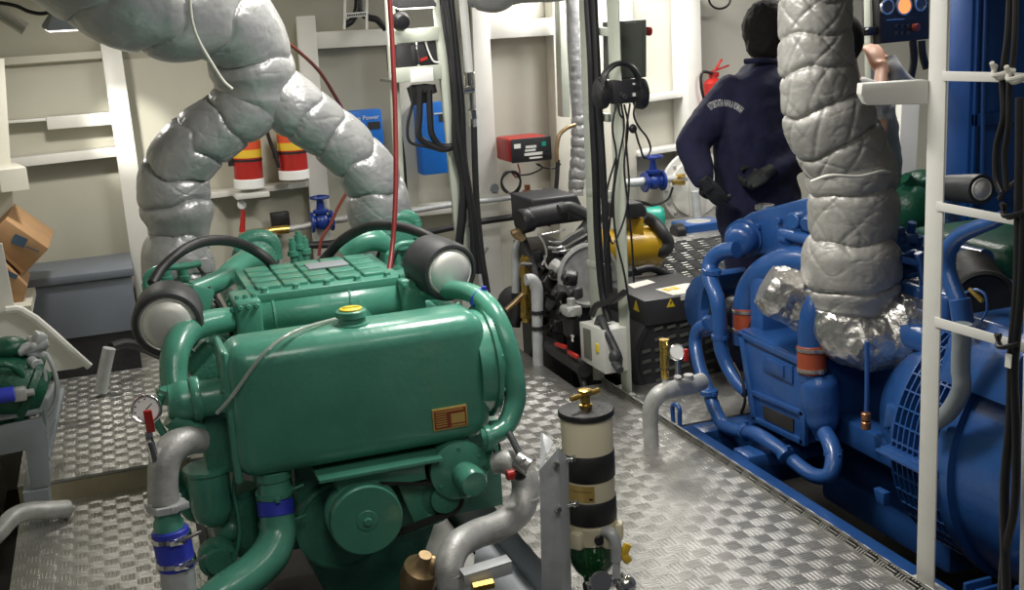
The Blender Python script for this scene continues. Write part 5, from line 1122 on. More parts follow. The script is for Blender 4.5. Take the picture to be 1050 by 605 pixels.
mb = MB(); mb.disc(P(716, 228, Y=5.95), U, .075, .02); mb.cyl(P(716, 228, Y=5.95), P(716, 234, Y=5.95), .05); mb.build('flange', 'galvanised', o)
mb = MB(); a = P(700, 238, Y=5.85); mb.cyl(a, a-V((.06, 0, 0)), .055, None, 18, .008); mb.build('motor', 'black_metal', o)
o = thing('teal_motor', 'small teal motor behind the grey elbow hose', 'motor', P(670, 230, Y=6.2))
mb = MB(); a = P(660, 224, Y=6.2); mb.lathe(a, V((1, -.3, 0)), [(0, .05), (.02, .065), (.10, .07), (.12, .055), (.125, .02)], 24); mb.build('motor_case', 'teal', o)
# chequered step blocks
zt4 = P(700, 246, Y=5.7).z
mb = MB(); mb.b(P(680, 250, Y=5.7).x, 3.7, 5.7, 6.35, -.6, zt4, .004); struct(mb.build('floor_step', 'chequer_far'))
mb = MB(); mb.b(2.72, 3.6, 5.0, 5.69, -.1, -.05); struct(mb.build('floor_plate', 'chequer_far'))
# extinguisher and hose loop
o = thing('fire_extinguisher', 'red fire extinguisher on the bulkhead beside the person in navy', 'fire extinguisher', P(733, 110, Y=WY-.1))
mb = MB(); a = P(732, 112, Y=WY-.1); c = P(732, 80, Y=WY-.1); L_ = (c-a).length; mb.lathe(a, U, [(0, .05), (.01, .062), (L_*.85, .062), (L_*.95, .045), (L_, .022), (L_+.02, .02)], 28); mb.build('cylinder', 'red', o)
mb = MB(); w = c+V((0, 0, .02)); mb.box(w, (.06, .03, .03), None, .005); mb.beam(w+V((-.02, -.01, .02)), w+V((.10, -.01, .05)), .02, .01, U, .003); mb.beam(w+V((.0, -.01, .02)), w+V((.05, -.01, .09)), .02, .01, U, .003); mb.build('valve_head', 'red', o)
mb = MB(); mb.tube([w+V((-.02, -.02, .01)), w+V((-.09, -.02, .02)), w+V((-.10, -.02, -.06)), w+V((-.08, -.02, -.15))], .009, 10); mb.build('hose', 'cable', o)
mb = MB(); mb.tube([P(738+11*math.cos(t/3.), -1+10*math.sin(t/3.), Y=WY-.05) for t in range(20)], .007, 8, 2); tag(mb.build('hose_loop', 'cable'), 'thin black hose loop high on the bulkhead', 'hose')
# ------------------------------------------------------------------ blue engine set
BX = 2.38
bs = thing('marine_generator', 'large blue engine and alternator on a blue bed frame, right of the walkway', 'generator', V((2.7, 3.2, -.5)))
# bed frame
bf = MB()
bf.b(2.095, 2.20, 1.3, 4.16, -.05, -.012, .004); bf.b(2.18, 2.20, 1.3, 4.16, -.30, -.03); bf.b(2.095, 2.11, 1.3, 4.16, -.30, -.03)
bed = bf.build('bed_frame', 'blue', bs)
mb = MB(); mb.b(2.20, 3.3, 4.05, 4.16, -.05, -.012, .004); mb.b(2.20, 3.3, 4.05, 4.07, -.3, -.05); mb.build('cross_member', 'blue', bed)
mb = MB(); mb.b(3.3, 3.42, 1.3, 4.16, -.05, -.012, .004); mb.build('bed_frame', 'blue', bs)
mb = MB(); w = P(697, 432, Z=.01); mb.tube([w+V((0, .0, -.03)), w+V((0, -.0, .02)), w+V((0, .0, .055)), w+V((0, .03, .065)), w+V((0, .06, .05)), w+V((0, .06, -.03))], .010, 10); mb.build('lifting_eye', 'blue', bed)
# engine block, mostly in shadow behind the coolers
mb = MB(); mb.b(2.68, 3.12, 3.08, 3.98, -.22, .50, .03); mb.b(2.66, 3.04, 3.1, 3.9, -.34, -.2, .03); mb.b(2.60, 3.10, 3.15, 3.95, .48, .56, .02)
mb.b(2.52, 2.62, 3.1, 3.7, .05, .15, .01); mb.build('engine_block', 'blue', bs)
for k in range(5):
    y = 3.2+.15*k; mb = MB(); mb.b(2.70, 3.06, y, y+.135, .55, .68, .02, 3); mb.bolt(V((2.88, y+.07, .68)), U, .016, .02); hd = mb.build('cylinder_head', 'blue', bs)
    mb = MB(); mb.cyl(V((2.76, y+.03, .66)), V((2.72, y+.03, .80)), .018, None, 12, .003); mb.cyl(V((2.72, y+.03, .76)), V((2.66, y+.05, .78)), .012, None, 10); mb.build('injector', 'blue', hd)
mb = MB(); mb.tube([V((2.99, 3.35, .74)), V((2.99, 3.95, .74))], .045, 16, 1); mb.build('exhaust_manifold', 'blue', bs)
for k in range(9):
    w = P(915+3.4*k, 238+((k*37) % 60), X=2.8+.012*k); mb = MB(); mb.box(w, (.07, .08, .045), Matrix.Rotation(k*.5, 3, 'Z'), .012); mb.cyl(w, w+V((0, -.02, .06)), .018, None, 12, .003); mb.cyl(w, w+V((-.07, -.03, 0)), .014, None, 10, .002); mb.build('injection_fitting', 'blue', bs)
for pts in (((918, 250), (926, 262), (938, 258), (948, 266)), ((916, 276), (930, 284), (944, 280)), ((920, 300), (932, 308), (946, 312))):
    mb = MB(); TP(mb, pts, 2.5, X=2.75, n=10); mb.build('fuel_pipe', 'blue', bs)
# charge air cooler box with framed panel and slot
def poly(pts, X): return [P(x, y, X=X) for x, y in pts]
mb = MB(); mb.prism(poly([(757, 341), (823, 373), (823, 457), (771, 430)], BX), V((.30, 0, 0)), .008); cb = mb.build('cooler_box', 'blue', bs)
mb = MB()
mb.prism(poly([(755, 339), (825, 372), (825, 378), (756, 345)], BX-.012), V((.02, 0, 0)), .003)
mb.prism(poly([(770, 400), (824, 423), (824, 428), (770, 405)], BX-.012), V((.02, 0, 0)), .003)
mb.prism(poly([(819, 372), (825, 375), (825, 458), (819, 455)], BX-.012), V((.02, 0, 0)), .003)
mb.prism(poly([(770, 426), (824, 452), (824, 458), (771, 432)], BX-.012), V((.02, 0, 0)), .003)
mb.prism(poly([(756, 341), (761, 343), (775, 432), (770, 430)], BX-.012), V((.02, 0, 0)), .003)
mb.build('box_frame', 'blue', cb)
mb = MB(); mb.prism(poly([(781, 361), (812, 375), (812, 394), (782, 380)], BX-.008), V((.01, 0, 0)), .002); mb.prism(poly([(786, 367), (803, 375), (803, 388), (787, 381)], BX-.014), V((.01, 0, 0)), .002); mb.build('inspection_panel', 'blue', cb)
mb = MB(); mb.prism(poly([(782, 416), (813, 430), (813, 444), (783, 429)], BX-.006), V((.01, 0, 0))); mb.build('slot', 'dark', cb)  # dark plate on the face, painted for the shade inside the opening
mb = MB(); TP(mb, [(839, 384), (840, 395), (841, 412), (843, 430), (845, 450)], [17, 20, 20, 17, 9], X=BX+.055, n=28); mb.build('rounded_end', 'blue', cb, sharp=60)
mb = MB(); mb.prism(poly([(760, 340), (823, 372), (860, 362), (800, 333)], BX)[:2]+[P(823, 372, X=BX)+V((.28, 0, .0)), P(760, 340, X=BX)+V((.28, 0, 0))], V((0, 0, .012)), .003); mb.build('top_flange', 'blue', cb)
# charge pipes with orange sleeves
def sleeve(parent, pa, pb, Y=None, X=None, r=14.5):
    a, c = P(*pa, X=X), P(*pb, X=X); mb = MB(); mb.cyl(a, c, RM(r, a), None, 30, .004); s = lab(mb.build('hose_sleeve', 'orange_sleeve', parent), 'orange silicone hose sleeve')
    for t in (.14, .86):
        w = a+(c-a)*t; mb = MB(); clamp(mb, w, c-a, RM(r+.2, w), .014); mb.build('hose_clamp', 'steel', s)
mb = MB(); TP(mb, [(766, 352), (765, 330), (766, 312), (772, 294), (785, 279), (803, 270), (822, 267), (846, 272)], [14, 14, 14.5, 15, 15.5, 16, 16, 15], X=[BX+.10, BX+.10, BX+.1, BX+.11, BX+.12, BX+.15, BX+.18, BX+.22], n=26, sub=8); p1_ = mb.build('charge_pipe', 'blue', bs, sharp=60)
sleeve(p1_, (766.5, 341), (766, 314), X=BX+.10, r=14.6)
mb = MB(); w = P(789, 276, X=BX+.13); mb.prism(poly([(785, 258), (812, 249), (846, 256), (846, 264), (800, 262)], BX+.2), V((.15, 0, 0)), .006); mb.build('pipe_flange', 'blue', p1_)
mb = MB(); TP(mb, [(832, 390), (832, 375), (832, 350), (832, 322), (836, 298), (850, 280)], [13, 13.5, 14, 14, 14, 13], X=[BX+.03]*4+[BX+.06, BX+.12], n=26, sub=8); p2_ = mb.build('charge_pipe', 'blue', bs, sharp=60)
sleeve(p2_, (832.5, 382), (832, 353), X=BX+.03, r=14.6)
# header tank and thermostat
HX = 2.60
mb = MB(); mb.prism(poly([(756, 226), (768, 218), (836, 200), (838, 250), (800, 262), (770, 262), (757, 250)], HX), V((.30, 0, 0)), .015, 3); ht = mb.build('header_tank', 'blue', bs)
mb = MB(); w = P(784, 217, X=HX+.06); mb.lathe(w-V((0, 0, .02)), U, [(0, .03), (.03, .03), (.032, .042), (.05, .042), (.053, .03)], 24); lab(mb.build('filler_cap', 'steel', ht), 'metal filler cap')
for q in ((759, 228), (778, 232), (800, 226)): mb = MB(); w = P(*q, X=HX-.004); mb.bolt(w, V((-1, 0, 0)), .016, .014); mb.build('bolt', 'blue', ht)
mb = MB(); TP(mb, [(803, 240), (814, 242), (828, 245), (842, 248)], [6, 6, 6, 6], X=HX-.06, n=16); TP(mb, [(803, 236), (803, 243), (810, 245)], 6.5, X=HX-.06, n=16); mb.build('tank_pipe', 'blue', ht)
mb = MB(); w = P(823, 224, X=HX-.01); mb.cyl(w+V((.05, 0, 0)), w-V((.07, .03, 0)), .034, None, 20, .005); mb.cyl(w+V((.0, -.1, .02)), w-V((.07, .13, 0)), .03, None, 20, .004); mb.build('outlet', 'blue', ht)
c = P(757, 249, X=2.50); Rt = RM(18, c); d = V((-.75, -.6, -.1)).normalized()
mb = MB(); mb.lathe(c+d*-.14, d, [(0, Rt*.8), (.02, Rt*1.05), (.04, Rt*1.05), (.042, Rt*.95), (.06, Rt*.95), (.062, Rt*1.12), (.085, Rt*1.12), (.087, Rt*.98), (.12, Rt*.95), (.14, Rt*.8), (.15, Rt*.5), (.152, .01)], 36); th_ = mb.build('thermostat_housing', 'blue', bs)
mb = MB(); TP(mb, [(755, 256), (744, 257), (734, 262), (728, 272), (729, 288), (735, 306), (738, 330), (739, 355), (746, 376), (758, 394), (766, 402)], [8.5, 8.5, 8.5, 8.5, 8, 8, 7.5, 7.5, 7, 7, 7], X=[2.44, 2.42, 2.40, 2.38, 2.36, 2.35, 2.35, 2.35, 2.36, 2.37, 2.38], n=20, sub=8); wp1 = mb.build('water_pipe', 'blue', bs, sharp=60)
for q, dd, r_ in (((730, 278), V((0, .1, -1)), 8.8), ((738, 345), V((0, 0, -1)), 8)):
    w = P(*q, X=2.37 if q[1] < 300 else 2.35); mb = MB(); clamp(mb, w, dd, RM(r_, w), .02); mb.build('hose_clamp', 'blue', wp1)
mb = MB(); TP(mb, [(724, 333), (716, 338), (713, 350), (717, 374), (726, 400), (733, 420), (742, 435), (758, 442), (775, 445), (796, 458), (816, 475), (836, 488), (850, 487), (855, 472), (852, 456), (846, 444)], [6.5, 6.8, 6.8, 6.8, 6.8, 7, 7.5, 7.5, 7.5, 7.5, 7.5, 8, 8.5, 9, 9, 8.5], X=[2.36, 2.34, 2.33, 2.31, 2.29, 2.28, 2.28, 2.28, 2.28, 2.29, 2.30, 2.31, 2.33, 2.36, 2.38, 2.40], n=18, sub=8); wp2 = mb.build('water_pipe', 'blue', bs, sharp=60)
for q, dd in (((765, 443), V((.0, -1, -.1))), ((806, 467), V((0, -1, -.4))), ((854, 464), V((0, 0, 1))), ((727, 402), V((0, 0, -1)))):
    w = P(*q, X=2.28 if q[0] < 820 else 2.37); mb = MB(); clamp(mb, w, dd, RM(8.6, w), .022); mb.build('hose_clamp', 'blue', wp2)
mb = MB(); w = P(726, 332, X=2.38); mb.disc(w, V((-.6, -.8, 0)), .035, .05); mb.build('pipe_joint', 'blue', wp2)
# fan guard sheet, a curved plate
mb = MB(); g0 = [(722, 279), (710, 286), (703, 298), (701, 312), (704, 328), (712, 340), (720, 346), (722, 334), (718, 318), (720, 300), (726, 284)]
mb.prism(poly(g0, 2.42), V((.20, .0, 0)), .004); mb.build('fan_guard', 'blue', bs)
mb = MB(); mb.b(2.44, 2.9, 3.98, 4.08, .05, .62, .01); mb.build('front_cover', 'blue', bs)
mb = MB(); w = V((2.66, 4.12, .34)); mb.lathe(w, V((0, 1, 0)), [(-.04, .2), (0, .22), (.05, .22), (.06, .18)], 32); mb.build('front_pulley', 'black_metal', bs)
# small electrics under the header: dark alternator between pipes
mb = MB(); w = P(748, 320, X=2.50); mb.lathe(w, V((-.3, .9, 0)), [(-.08, .06), (-.06, .08), (.05, .08), (.06, .05), (.07, .02)], 24); mb.build('charging_alternator', 'black_metal', bs)
mb = MB(); TP(mb, [(752, 372), (760, 388), (764, 410), (760, 424)], 1.6, X=2.36, n=8); mb.build('drain_line', 'cable', bs)
mb = MB(); TP(mb, [(889, 350), (889, 400), (888, 436)], 2.5, X=2.48, n=10); fl_ = mb.build('fuel_line', 'blue', bs)
for q in (427, 436): mb = MB(); mb.cyl(P(888, q-4, X=2.47), P(888, q+4, X=2.47), .018, None, 10, .003); lab(mb.build('union', 'copper', fl_), 'copper coloured union')
mb = MB(); mb.prism(poly([(908, 413), (918, 419), (918, 437), (904, 441)], 2.46), V((.05, 0, 0)), .01); mb.build('cover', 'blue', bs)
mb = MB(); mb.b(2.2, 2.75, 3.70, 3.82, -.06, .0, .01); mb.build('mount', 'blue', bs)

# blue alternator with louvred drive end
AX_, AZ, AR = 2.82, .22, .455
mb = MB(); YA = V((0, -1, 0)); o0 = V((AX_, 3.06, AZ))
mb.lathe(o0, YA, [(-.30, AR*.6), (-.04, AR*.88), (0, AR*.90), (.22, AR*.9), (.222, AR*1.0), (.25, AR*1.0), (.255, AR*1.02), (.29, AR*1.02), (.295, AR*.97), (1.3, AR*.97), (1.31, AR*.5)], 64)
ba = mb.build('alternator', 'blue', bs, sharp=40)
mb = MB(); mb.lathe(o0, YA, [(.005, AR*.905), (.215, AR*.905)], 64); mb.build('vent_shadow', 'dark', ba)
mb = MB()
for k in range(24):
    an = math.radians(92+k*7.6); q = V((AX_+math.cos(an)*AR*.985, 0, AZ+math.sin(an)*AR*.985))
    mb.box(V((q.x, 3.06-.11, q.z)), (.008, .22, .006), Matrix.Rotation(-an, 3, 'Y'))
for k in range(9):
    t = .0+.22*k/8
    mb.lathe(o0+YA*(t-.004), YA, [(0, AR*.97), (.0005, AR*.992), (.0065, AR*.992), (.007, AR*.97)], 64)
mb.build('louvre_grille', 'blue', ba)
mb = MB(); a = P(903, 470, X=2.36); mb.b(2.34, 2.42, 2.82, 3.08, AZ-.02, AZ+.012, .005); mb.b(2.32, 2.40, 2.82, 3.08, AZ-.006, AZ+.006, .002); mb.build('grille_flange', 'blue', ba)
mb = MB(); mb.prism(poly([(895, 500), (906, 506), (906, 520), (898, 514)], 2.4), V((.03, 0, 0)), .004); mb.build('mount_lug', 'blue', ba)
mb = MB(); mb.b(2.38, 2.5, 1.7, 2.5, -.30, -.02, .01)
for k in range(4): mb.b(2.34, 2.44, 2.50+.05*k, 2.515+.05*k, -.28, -.08, .003)
mb.build('foot', 'blue', ba)
mb = MB(); mb.prism([V((2.38, 2.56, .52)), V((2.38, 2.86, .52)), V((2.42, 2.86, .66)), V((2.48, 2.86, .72)), V((2.48, 2.56, .72)), V((2.42, 2.56, .66))], V((.3, 0, 0)), .008); mb.build('duct', 'blue', ba)
# corrugated black air hose behind the rack
c = P(1008, 308, X=2.72); d = V((-.55, -.83, 0))
mb = MB(); Rh = RM(33, c); pr = []
for k in range(18): pr += [(-.36+.02*k, Rh*.86 if k % 2 else Rh*.93)]
pr += [(0, Rh*.95), (.01, Rh), (.03, Rh), (.035, Rh*.9), (.02, Rh*.8), (.02, .01)]
mb.lathe(c, d, pr, 40); ch_ = mb.build('corrugated_hose', 'rubber', bs)
mb = MB(); TP(mb, [(1030, 222), (1014, 229), (998, 235), (983, 243), (973, 256), (971, 274), (977, 294), (984, 312), (987, 334)], [7, 7.5, 8, 8.5, 9, 9, 9, 9, 9], X=2.42, n=20, sub=8); bp_ = mb.build('crossover_pipe', 'blue', bs, sharp=60)
mb = MB(); w = P(986, 318, X=2.42); mb.cyl(P(984, 306, X=2.42), P(988, 332, X=2.42), RM(11, w), None, 24, .004); mb.build('pipe_sleeve', 'blue', bp_)
mb = MB(); TP(mb, [(987, 332), (986, 352), (985, 378), (986, 398), (978, 416), (964, 430), (952, 434)], [10, 9.5, 9.5, 9.5, 9.5, 9, 9], X=2.34, n=22, sub=10, disp=lambda r, L, an, q, nr: r*(1+.06*noise.noise((q+nr*r)*30))); tag(mb.build('wrapped_pipe', 'grey_paint'), 'grey tape-wrapped pipe behind the white ladder rack', 'pipe')
mb = MB(); TP(mb, [(990, 300), (1000, 297), (1010, 302), (1012, 318), (1006, 330)], 1.4, X=2.40, n=8); mb.build('fuel_line', 'blue', bs)
mb = MB(); w = P(1001, 303, X=2.4); mb.beam(P(994, 296, X=2.4), P(1008, 309, X=2.4), .012, .012, U, .003); mb.build('cock', 'brass', bs)

# ------------------------------------------------------------------ white ladder rack on the right
LRX = 2.115
lr = thing('ladder_rack', 'tall white ladder rack in the right foreground', 'rack', P(948, 605, X=LRX))
postX([(956, -100), (974, -100), (957, 606), (939, 606)], LRX, .006, 'white_paint', lr, 'post')
postX([(1057, -100), (1087, -100), (1072, 700), (1043, 700)], LRX, .006, 'white_paint', lr, 'post')
for a_, b_, h_ in (((966, 73), (1062, 75), 10), ((960, 207), (1062, 226), 9), ((958, 325), (1062, 355), 10)):
    mb = MB(); mb.prism(poly([a_, b_, (b_[0], b_[1]+h_), (a_[0], a_[1]+h_)], LRX-.004), V((.005, 0, 0)), .001); mb.build('rung', 'white_paint', lr)
mb = MB(); w = P(946, 603, X=LRX); mb.b(w.x-.03, w.x+.05, w.y-.07, w.y+.07, -.01, .0, .002); mb.build('foot_plate', 'white_paint', lr)
a = P(884, 96, Y=2.75); c = P(952, 95, Y=2.62)
mb = MB(); mb.prism([P(884, 86, Y=2.72), P(952, 82, Y=2.60), P(952, 107, Y=2.60), P(889, 108, Y=2.72), P(883, 97, Y=2.72)], V((.02, .05, 0)), .003); mb.build('bracket_arm', 'white_paint', lr)
cr = 'black cables on the white ladder rack'
for pts, rr, L in ((((1036, -12), (1033, 40), (1028, 80), (1029, 120), (1022, 150), (1022, 185), (1027, 198)), 3.5, 'black cable tied to the upper rungs of the white ladder rack, left one'),
               (((1042, -12), (1040, 50), (1035, 90), (1034, 130), (1030, 160), (1032, 195)), 3.2, 'black cable tied to the upper rungs of the white ladder rack, right one'),
               (((1046, 100), (1045, 200), (1043, 300), (1038, 360), (1036, 430), (1030, 500), (1032, 620)), 5, 'thick black cable running the whole height of the ladder rack'),
               (((1050, 220), (1047, 300), (1040, 380), (1042, 440), (1040, 520), (1030, 570), (1026, 640)), 4.5, 'thick black cable down the lower right edge')):
    mb = MB(); TP(mb, pts, rr, X=LRX-.03, n=12); tag(mb.build('cable', 'cable'), L, 'cable', cr)
for q in ((1030, 72), (1045, 76), (1040, 216), (1034, 350)):
    mb = MB(); w = P(*q, X=LRX-.04); mb.tube([w+V((-.0, .03, .01)), w+V((-.03, .0, -.01)), w+V((-.0, -.03, .0)), w+V((.0, .02, -.02)), w+V((-.03, .01, .02))], .006, 8); tag(mb.build('tie', 'sticker' if q[1] < 100 else 'cable'), {72: 'white tape tie on the top rung of the ladder rack, left of the two', 76: 'white tape tie on the top rung near the right edge', 216: 'black tie on the middle rung of the ladder rack', 350: 'black tie on the lowest rung of the ladder rack'}[q[1]], 'tie')
mb = MB(); w = P(1034, 372, X=LRX-.05); mb.prism(poly([(1031, 362), (1037, 364), (1036, 378), (1030, 376)], LRX-.05), V((.003, 0, 0))); tag(mb.build('cable_tag', 'sticker'), 'small pale tag on the thick cable at the right edge', 'tag')

# ------------------------------------------------------------------ right background
bc = thing('blue_cabinet', 'big blue steel cabinet behind the ladder rack at upper right', 'cabinet', V((4.3, 4.3, 0)))
mb = MB(); CY = 4.2; x0 = P(994, 100, Y=CY).x; CYB = P(971, 100, X=x0).y; mb.b(x0, x0+1.2, CY, CYB, .62, 2.25, .01); mb.build('body', 'blue_panel', bc)
mb = MB(); x1 = P(998, 60, Y=CY).x
mb.b(x1, x1+.02, CY-.02, CY, .7, 2.2, .005); mb.b(x1, x1+1.1, CY-.02, CY, 1.12, 1.18, .005); mb.build('ribs', 'blue_panel', bc)
mb = MB(); mb.tube([V((x1+.03, CY-.03, 1.7)), V((x1+.03, CY-.04, 1.1)), V((x1+.06, CY-.04, .84)), V((x1+.2, CY-.04, .82))], .009, 8); mb.build('conduit', 'blue_panel', bc)
mb = MB(); mb.b(x0+.01, x0+1.19, CY+.02, CYB-.02, -.6, .62); mb.build('leg', 'blue_panel', bc)
e2 = thing('marine_engine', 'second green engine partly hidden at the far right behind the blue pipes', 'engine', V((3.6, 3.9, -.4)))
mb = MB(); w = P(930, 215, Y=4.3); 
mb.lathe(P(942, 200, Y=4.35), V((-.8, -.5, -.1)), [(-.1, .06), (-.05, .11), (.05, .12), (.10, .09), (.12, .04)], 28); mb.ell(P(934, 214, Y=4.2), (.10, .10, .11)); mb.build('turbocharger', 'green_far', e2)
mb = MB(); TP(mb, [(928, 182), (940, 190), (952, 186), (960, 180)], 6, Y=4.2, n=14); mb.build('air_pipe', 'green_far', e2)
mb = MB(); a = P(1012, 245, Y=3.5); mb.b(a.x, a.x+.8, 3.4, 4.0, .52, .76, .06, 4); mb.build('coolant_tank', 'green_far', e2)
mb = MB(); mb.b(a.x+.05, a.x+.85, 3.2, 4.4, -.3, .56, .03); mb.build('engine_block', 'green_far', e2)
for px, py, r_ in ((1005, 194, 15),):
    c = P(px, py, Y=3.15); mb = MB(); dq = V((-.15, -1, .1)).normalized(); Rq = RM(r_, c); mb.lathe(c-dq*.2, dq, [(0, Rq*.9), (.18, Rq*1.05), (.21, Rq), (.21, Rq*.85)], 36); f_ = mb.build('air_filter', 'rubber_grey', e2)
    mb = MB(); mb.lathe(c-dq*.005, dq, [(0, Rq*.86), (.012, Rq*.84), (.018, Rq*.7), (.016, Rq*.62), (.026, Rq*.3), (.028, .002)], 36); mb.build('end_cap', 'brushed', f_)
mb = MB(); mb.b(P(985, 290, Y=3.3).x, 4.4, 2.9, 3.1, .38, .40, .002); mb.b(P(985, 290, Y=3.3).x, 4.4, 2.9, 2.91, .3, .40); struct(mb.build('floor_step', 'chequer_far'))
mb = MB(); TP(mb, [(1050, 180), (1040, 188), (1030, 196), (1025, 204)], 3, X=2.3, n=10); tag(mb.build('hose', 'rubber'), 'black hose end beside the bright round cap at the right edge', 'hose')

# control panel
pn = thing('engine_console', 'black control panel with orange dial above the reaching hand', 'control panel', P(928, 44, Y=4.7))
mb = MB(); mb.prism([P(901, -20, Y=4.7), P(953, -20, Y=4.7), P(953, 40, Y=4.7), P(903, 45, Y=4.7)], V((0, .14, 0)), .006); mb.build('case', 'black_box', pn)
for px, py, r_, m_ in ((909, 7, 6.5, 'dark_cloth'), (926, 6, 8, 'dial_orange'), (943, 4, 6, 'dark_cloth')):
    w = P(px, py, Y=4.69); mb = MB(); mb.lathe(w, V((0, -1, 0)), [(0, RM(r_+1.5, w)), (.012, RM(r_+1.5, w)), (.013, RM(r_, w)), (.006, RM(r_-.5, w))], 24); dl = mb.build('dial', 'steel', pn)
    mb = MB(); mb.disc(w+V((0, -.007, 0)), V((0, -1, 0)), RM(r_-.3, w), .003); mb.build('dial_face', m_, dl)
mb = MB(); w = P(937, 28, Y=4.69); mb.cyl(w, w+V((0, -.03, 0)), .018, None, 14, .003); lab(mb.build('knob', 'brick', pn), 'red knob')
for i in range(3):
    for j in range(2):
        w = P(919+6*i, 27+7*j, Y=4.695); mb = MB(); mb.box(w, (.02, .012, .018), None, .003); mb.build('button', 'charcoal', pn)
mb = MB(); w = P(918, 20, Y=4.694); mb.box(w, (.10, .006, .004)); mb.build('trim_line', 'steel', pn)
mb = MB(); mb.prism([P(884, 28, Y=4.72), P(903, 27, Y=4.72), P(903, 36, Y=4.72), P(884, 37, Y=4.72)], V((0, .03, 0)), .004); mb.bolt(P(888, 32, Y=4.72), V((0, -1, 0)), .015, .02); mb.build('mount_clamp', 'black_metal', pn)
mb = MB(); mb.beam(P(893, -20, Y=4.78), P(897, 300, Y=4.78), .05, .05, V((0, 1, 0)), .004); mb.build('pillar', 'post_paint', pn)
for pts in (((936, 42), (937, 60), (934, 80)), ((945, 42), (946, 56), (950, 70))):
    mb = MB(); TP(mb, pts, 4, Y=4.72, n=10); mb.build('cable', 'cable', pn)
mb = MB(); mb.prism([P(925, 100, Y=5.4), P(943, 100, Y=5.4), P(936, 240, Y=5.4), P(918, 240, Y=5.4)], V((0, .05, 0))); struct(mb.build('trim_frame', 'white_paint'))
# ------------------------------------------------------------------ people
def limb(mb, pts, rs, n=16, sub=5):
    mb.tube(pts, rs, n, sub)
    mb.ell(V(pts[0]), (rs[0],)*3, None, 12, 8); mb.ell(V(pts[-1]), (rs[-1],)*3, None, 12, 8)
def loft(mb, rows, n=28):
    """rows: centre, half width along wdir, half depth, wdir"""
    R = []
    for c, hw, hd, wd in rows:
        wd = wd.normalized(); dd = V((-wd.y, wd.x, 0))
        R.append([c + wd*math.copysign(abs(math.cos(2*PI*k/n))**.85, math.cos(2*PI*k/n))*hw + dd*math.copysign(abs(math.sin(2*PI*k/n))**.85, math.sin(2*PI*k/n))*hd for k in range(n)])
    mb.rings(R)
def merge(o, vox, it=6, fac=.5):
    m = o.modifiers.new('one_surface', 'REMESH'); m.mode = 'VOXEL'; m.voxel_size = vox; m.use_smooth_shade = True
    s = o.modifiers.new('soften', 'SMOOTH'); s.factor = fac; s.iterations = it
    return o
def cloth(o, strength, size):
    t = bpy.data.textures.new('folds', 'CLOUDS'); t.noise_scale = size; t.noise_depth = 2
    m = o.modifiers.new('folds', 'DISPLACE'); m.texture = t; m.strength = strength; m.mid_level = .5; m.texture_coords = 'LOCAL'
def hand(mb, wrist, d, palm_n, size=.09, curl=.5, side=1):
    """palm and five fingers; d points along the fingers, palm_n out of the palm"""
    d = d.normalized(); pn_ = (palm_n-d*palm_n.dot(d)).normalized(); x = d.cross(pn_)*side
    s = size/.09
    rot = Matrix((x, d, pn_)).transposed()
    mb.ell(wrist+d*.045*s, (.041*s, .056*s, .018*s), rot)
    mb.tube([wrist-d*.03*s, wrist+d*.03*s], [.026*s, .03*s], 12, 1)
    for i, (ox, ln) in enumerate(((-.030, .070), (-.010, .080), (.010, .076), (.029, .060))):
        p = wrist+d*.085*s+x*ox*s
        pts = [p-d*.03*s]; ang = 0
        q = p.copy(); pts.append(q.copy())
        for seg, c_ in ((.45, .35), (.32, .8), (.25, .6)):
            ang += c_*curl*1.2; q = q+(d*math.cos(ang)+pn_*math.sin(ang))*ln*seg*s; pts.append(q.copy())
        mb.tube(pts, [.011*s, .0105*s, .0095*s, .009*s, .007*s], 10, 4)
    p = wrist+d*.02*s-x*.034*s
    mb.tube([p, p-x*.022*s+d*.02*s+pn_*.012*s, p-x*.028*s+d*.048*s+pn_*.026*s, p-x*.022*s+d*.07*s+pn_*.034*s], [.014*s, .013*s, .011*s, .008*s], 10, 4)

# person in navy coveralls, back turned
PYY = 4.70
def Q(px, py, dy=0.0): return P(px, py, Y=PYY+dy)
per = thing('person', 'person in navy coveralls with back turned, dark gloves at the waist', 'person', V((Q(779, 380).x, PYY, 0.0)))
wdir = V((1, .18, 0))
mb = MB()      # body
mb.ell(Q(786, 30), (.088, .105, .122), Matrix.Rotation(.12, 3, 'Y'))
mb.ell(Q(788, 40, .06), (.062, .05, .085))                       # face and jaw, looking away
mb.ell(Q(791, 34, .115), (.014, .02, .022)); mb.ell(Q(770, 36, .02), (.012, .022, .034)); mb.ell(Q(804, 36, .02), (.012, .022, .034))
mb.ell(Q(783, 42, .10), (.02, .012, .008))
limb(mb, [Q(786, 45), Q(784, 70)], [.062, .07])
loft(mb, [(Q(783, 66), .07, .065, wdir), (Q(781, 84), .16, .09, wdir), (Q(778, 110), .19, .11, wdir), (Q(776, 150), .17, .11, wdir), (Q(777, 190), .16, .11, wdir), (Q(779, 225), .17, .115, wdir), (Q(779, 240), .14, .10, wdir)])
limb(mb, [Q(764, 232), V((Q(764, 232).x-.0, PYY, .5)), V((Q(764, 232).x-.01, PYY, .10))], [.09, .065, .045]); limb(mb, [Q(794, 230), V((Q(794, 230).x, PYY+.02, .5)), V((Q(794, 230).x+.02, PYY+.02, .10))], [.09, .065, .045])
for fx in (-.04, .11): mb.ell(V((Q(779, 230).x+fx*1.0-.03, PYY+.06, .045)), (.045, .13, .045))
for fx in (-.04,): pass
eL, wL = Q(709, 150, -.02), Q(722, 184, -.16); eR, wR = Q(822, 160, .0), Q(786, 176, -.15)
limb(mb, [Q(748, 98), eL], [.055, .045]); limb(mb, [eL, wL], [.042, .03]); limb(mb, [Q(816, 92), eR], [.055, .045]); limb(mb, [eR, wR], [.042, .03])
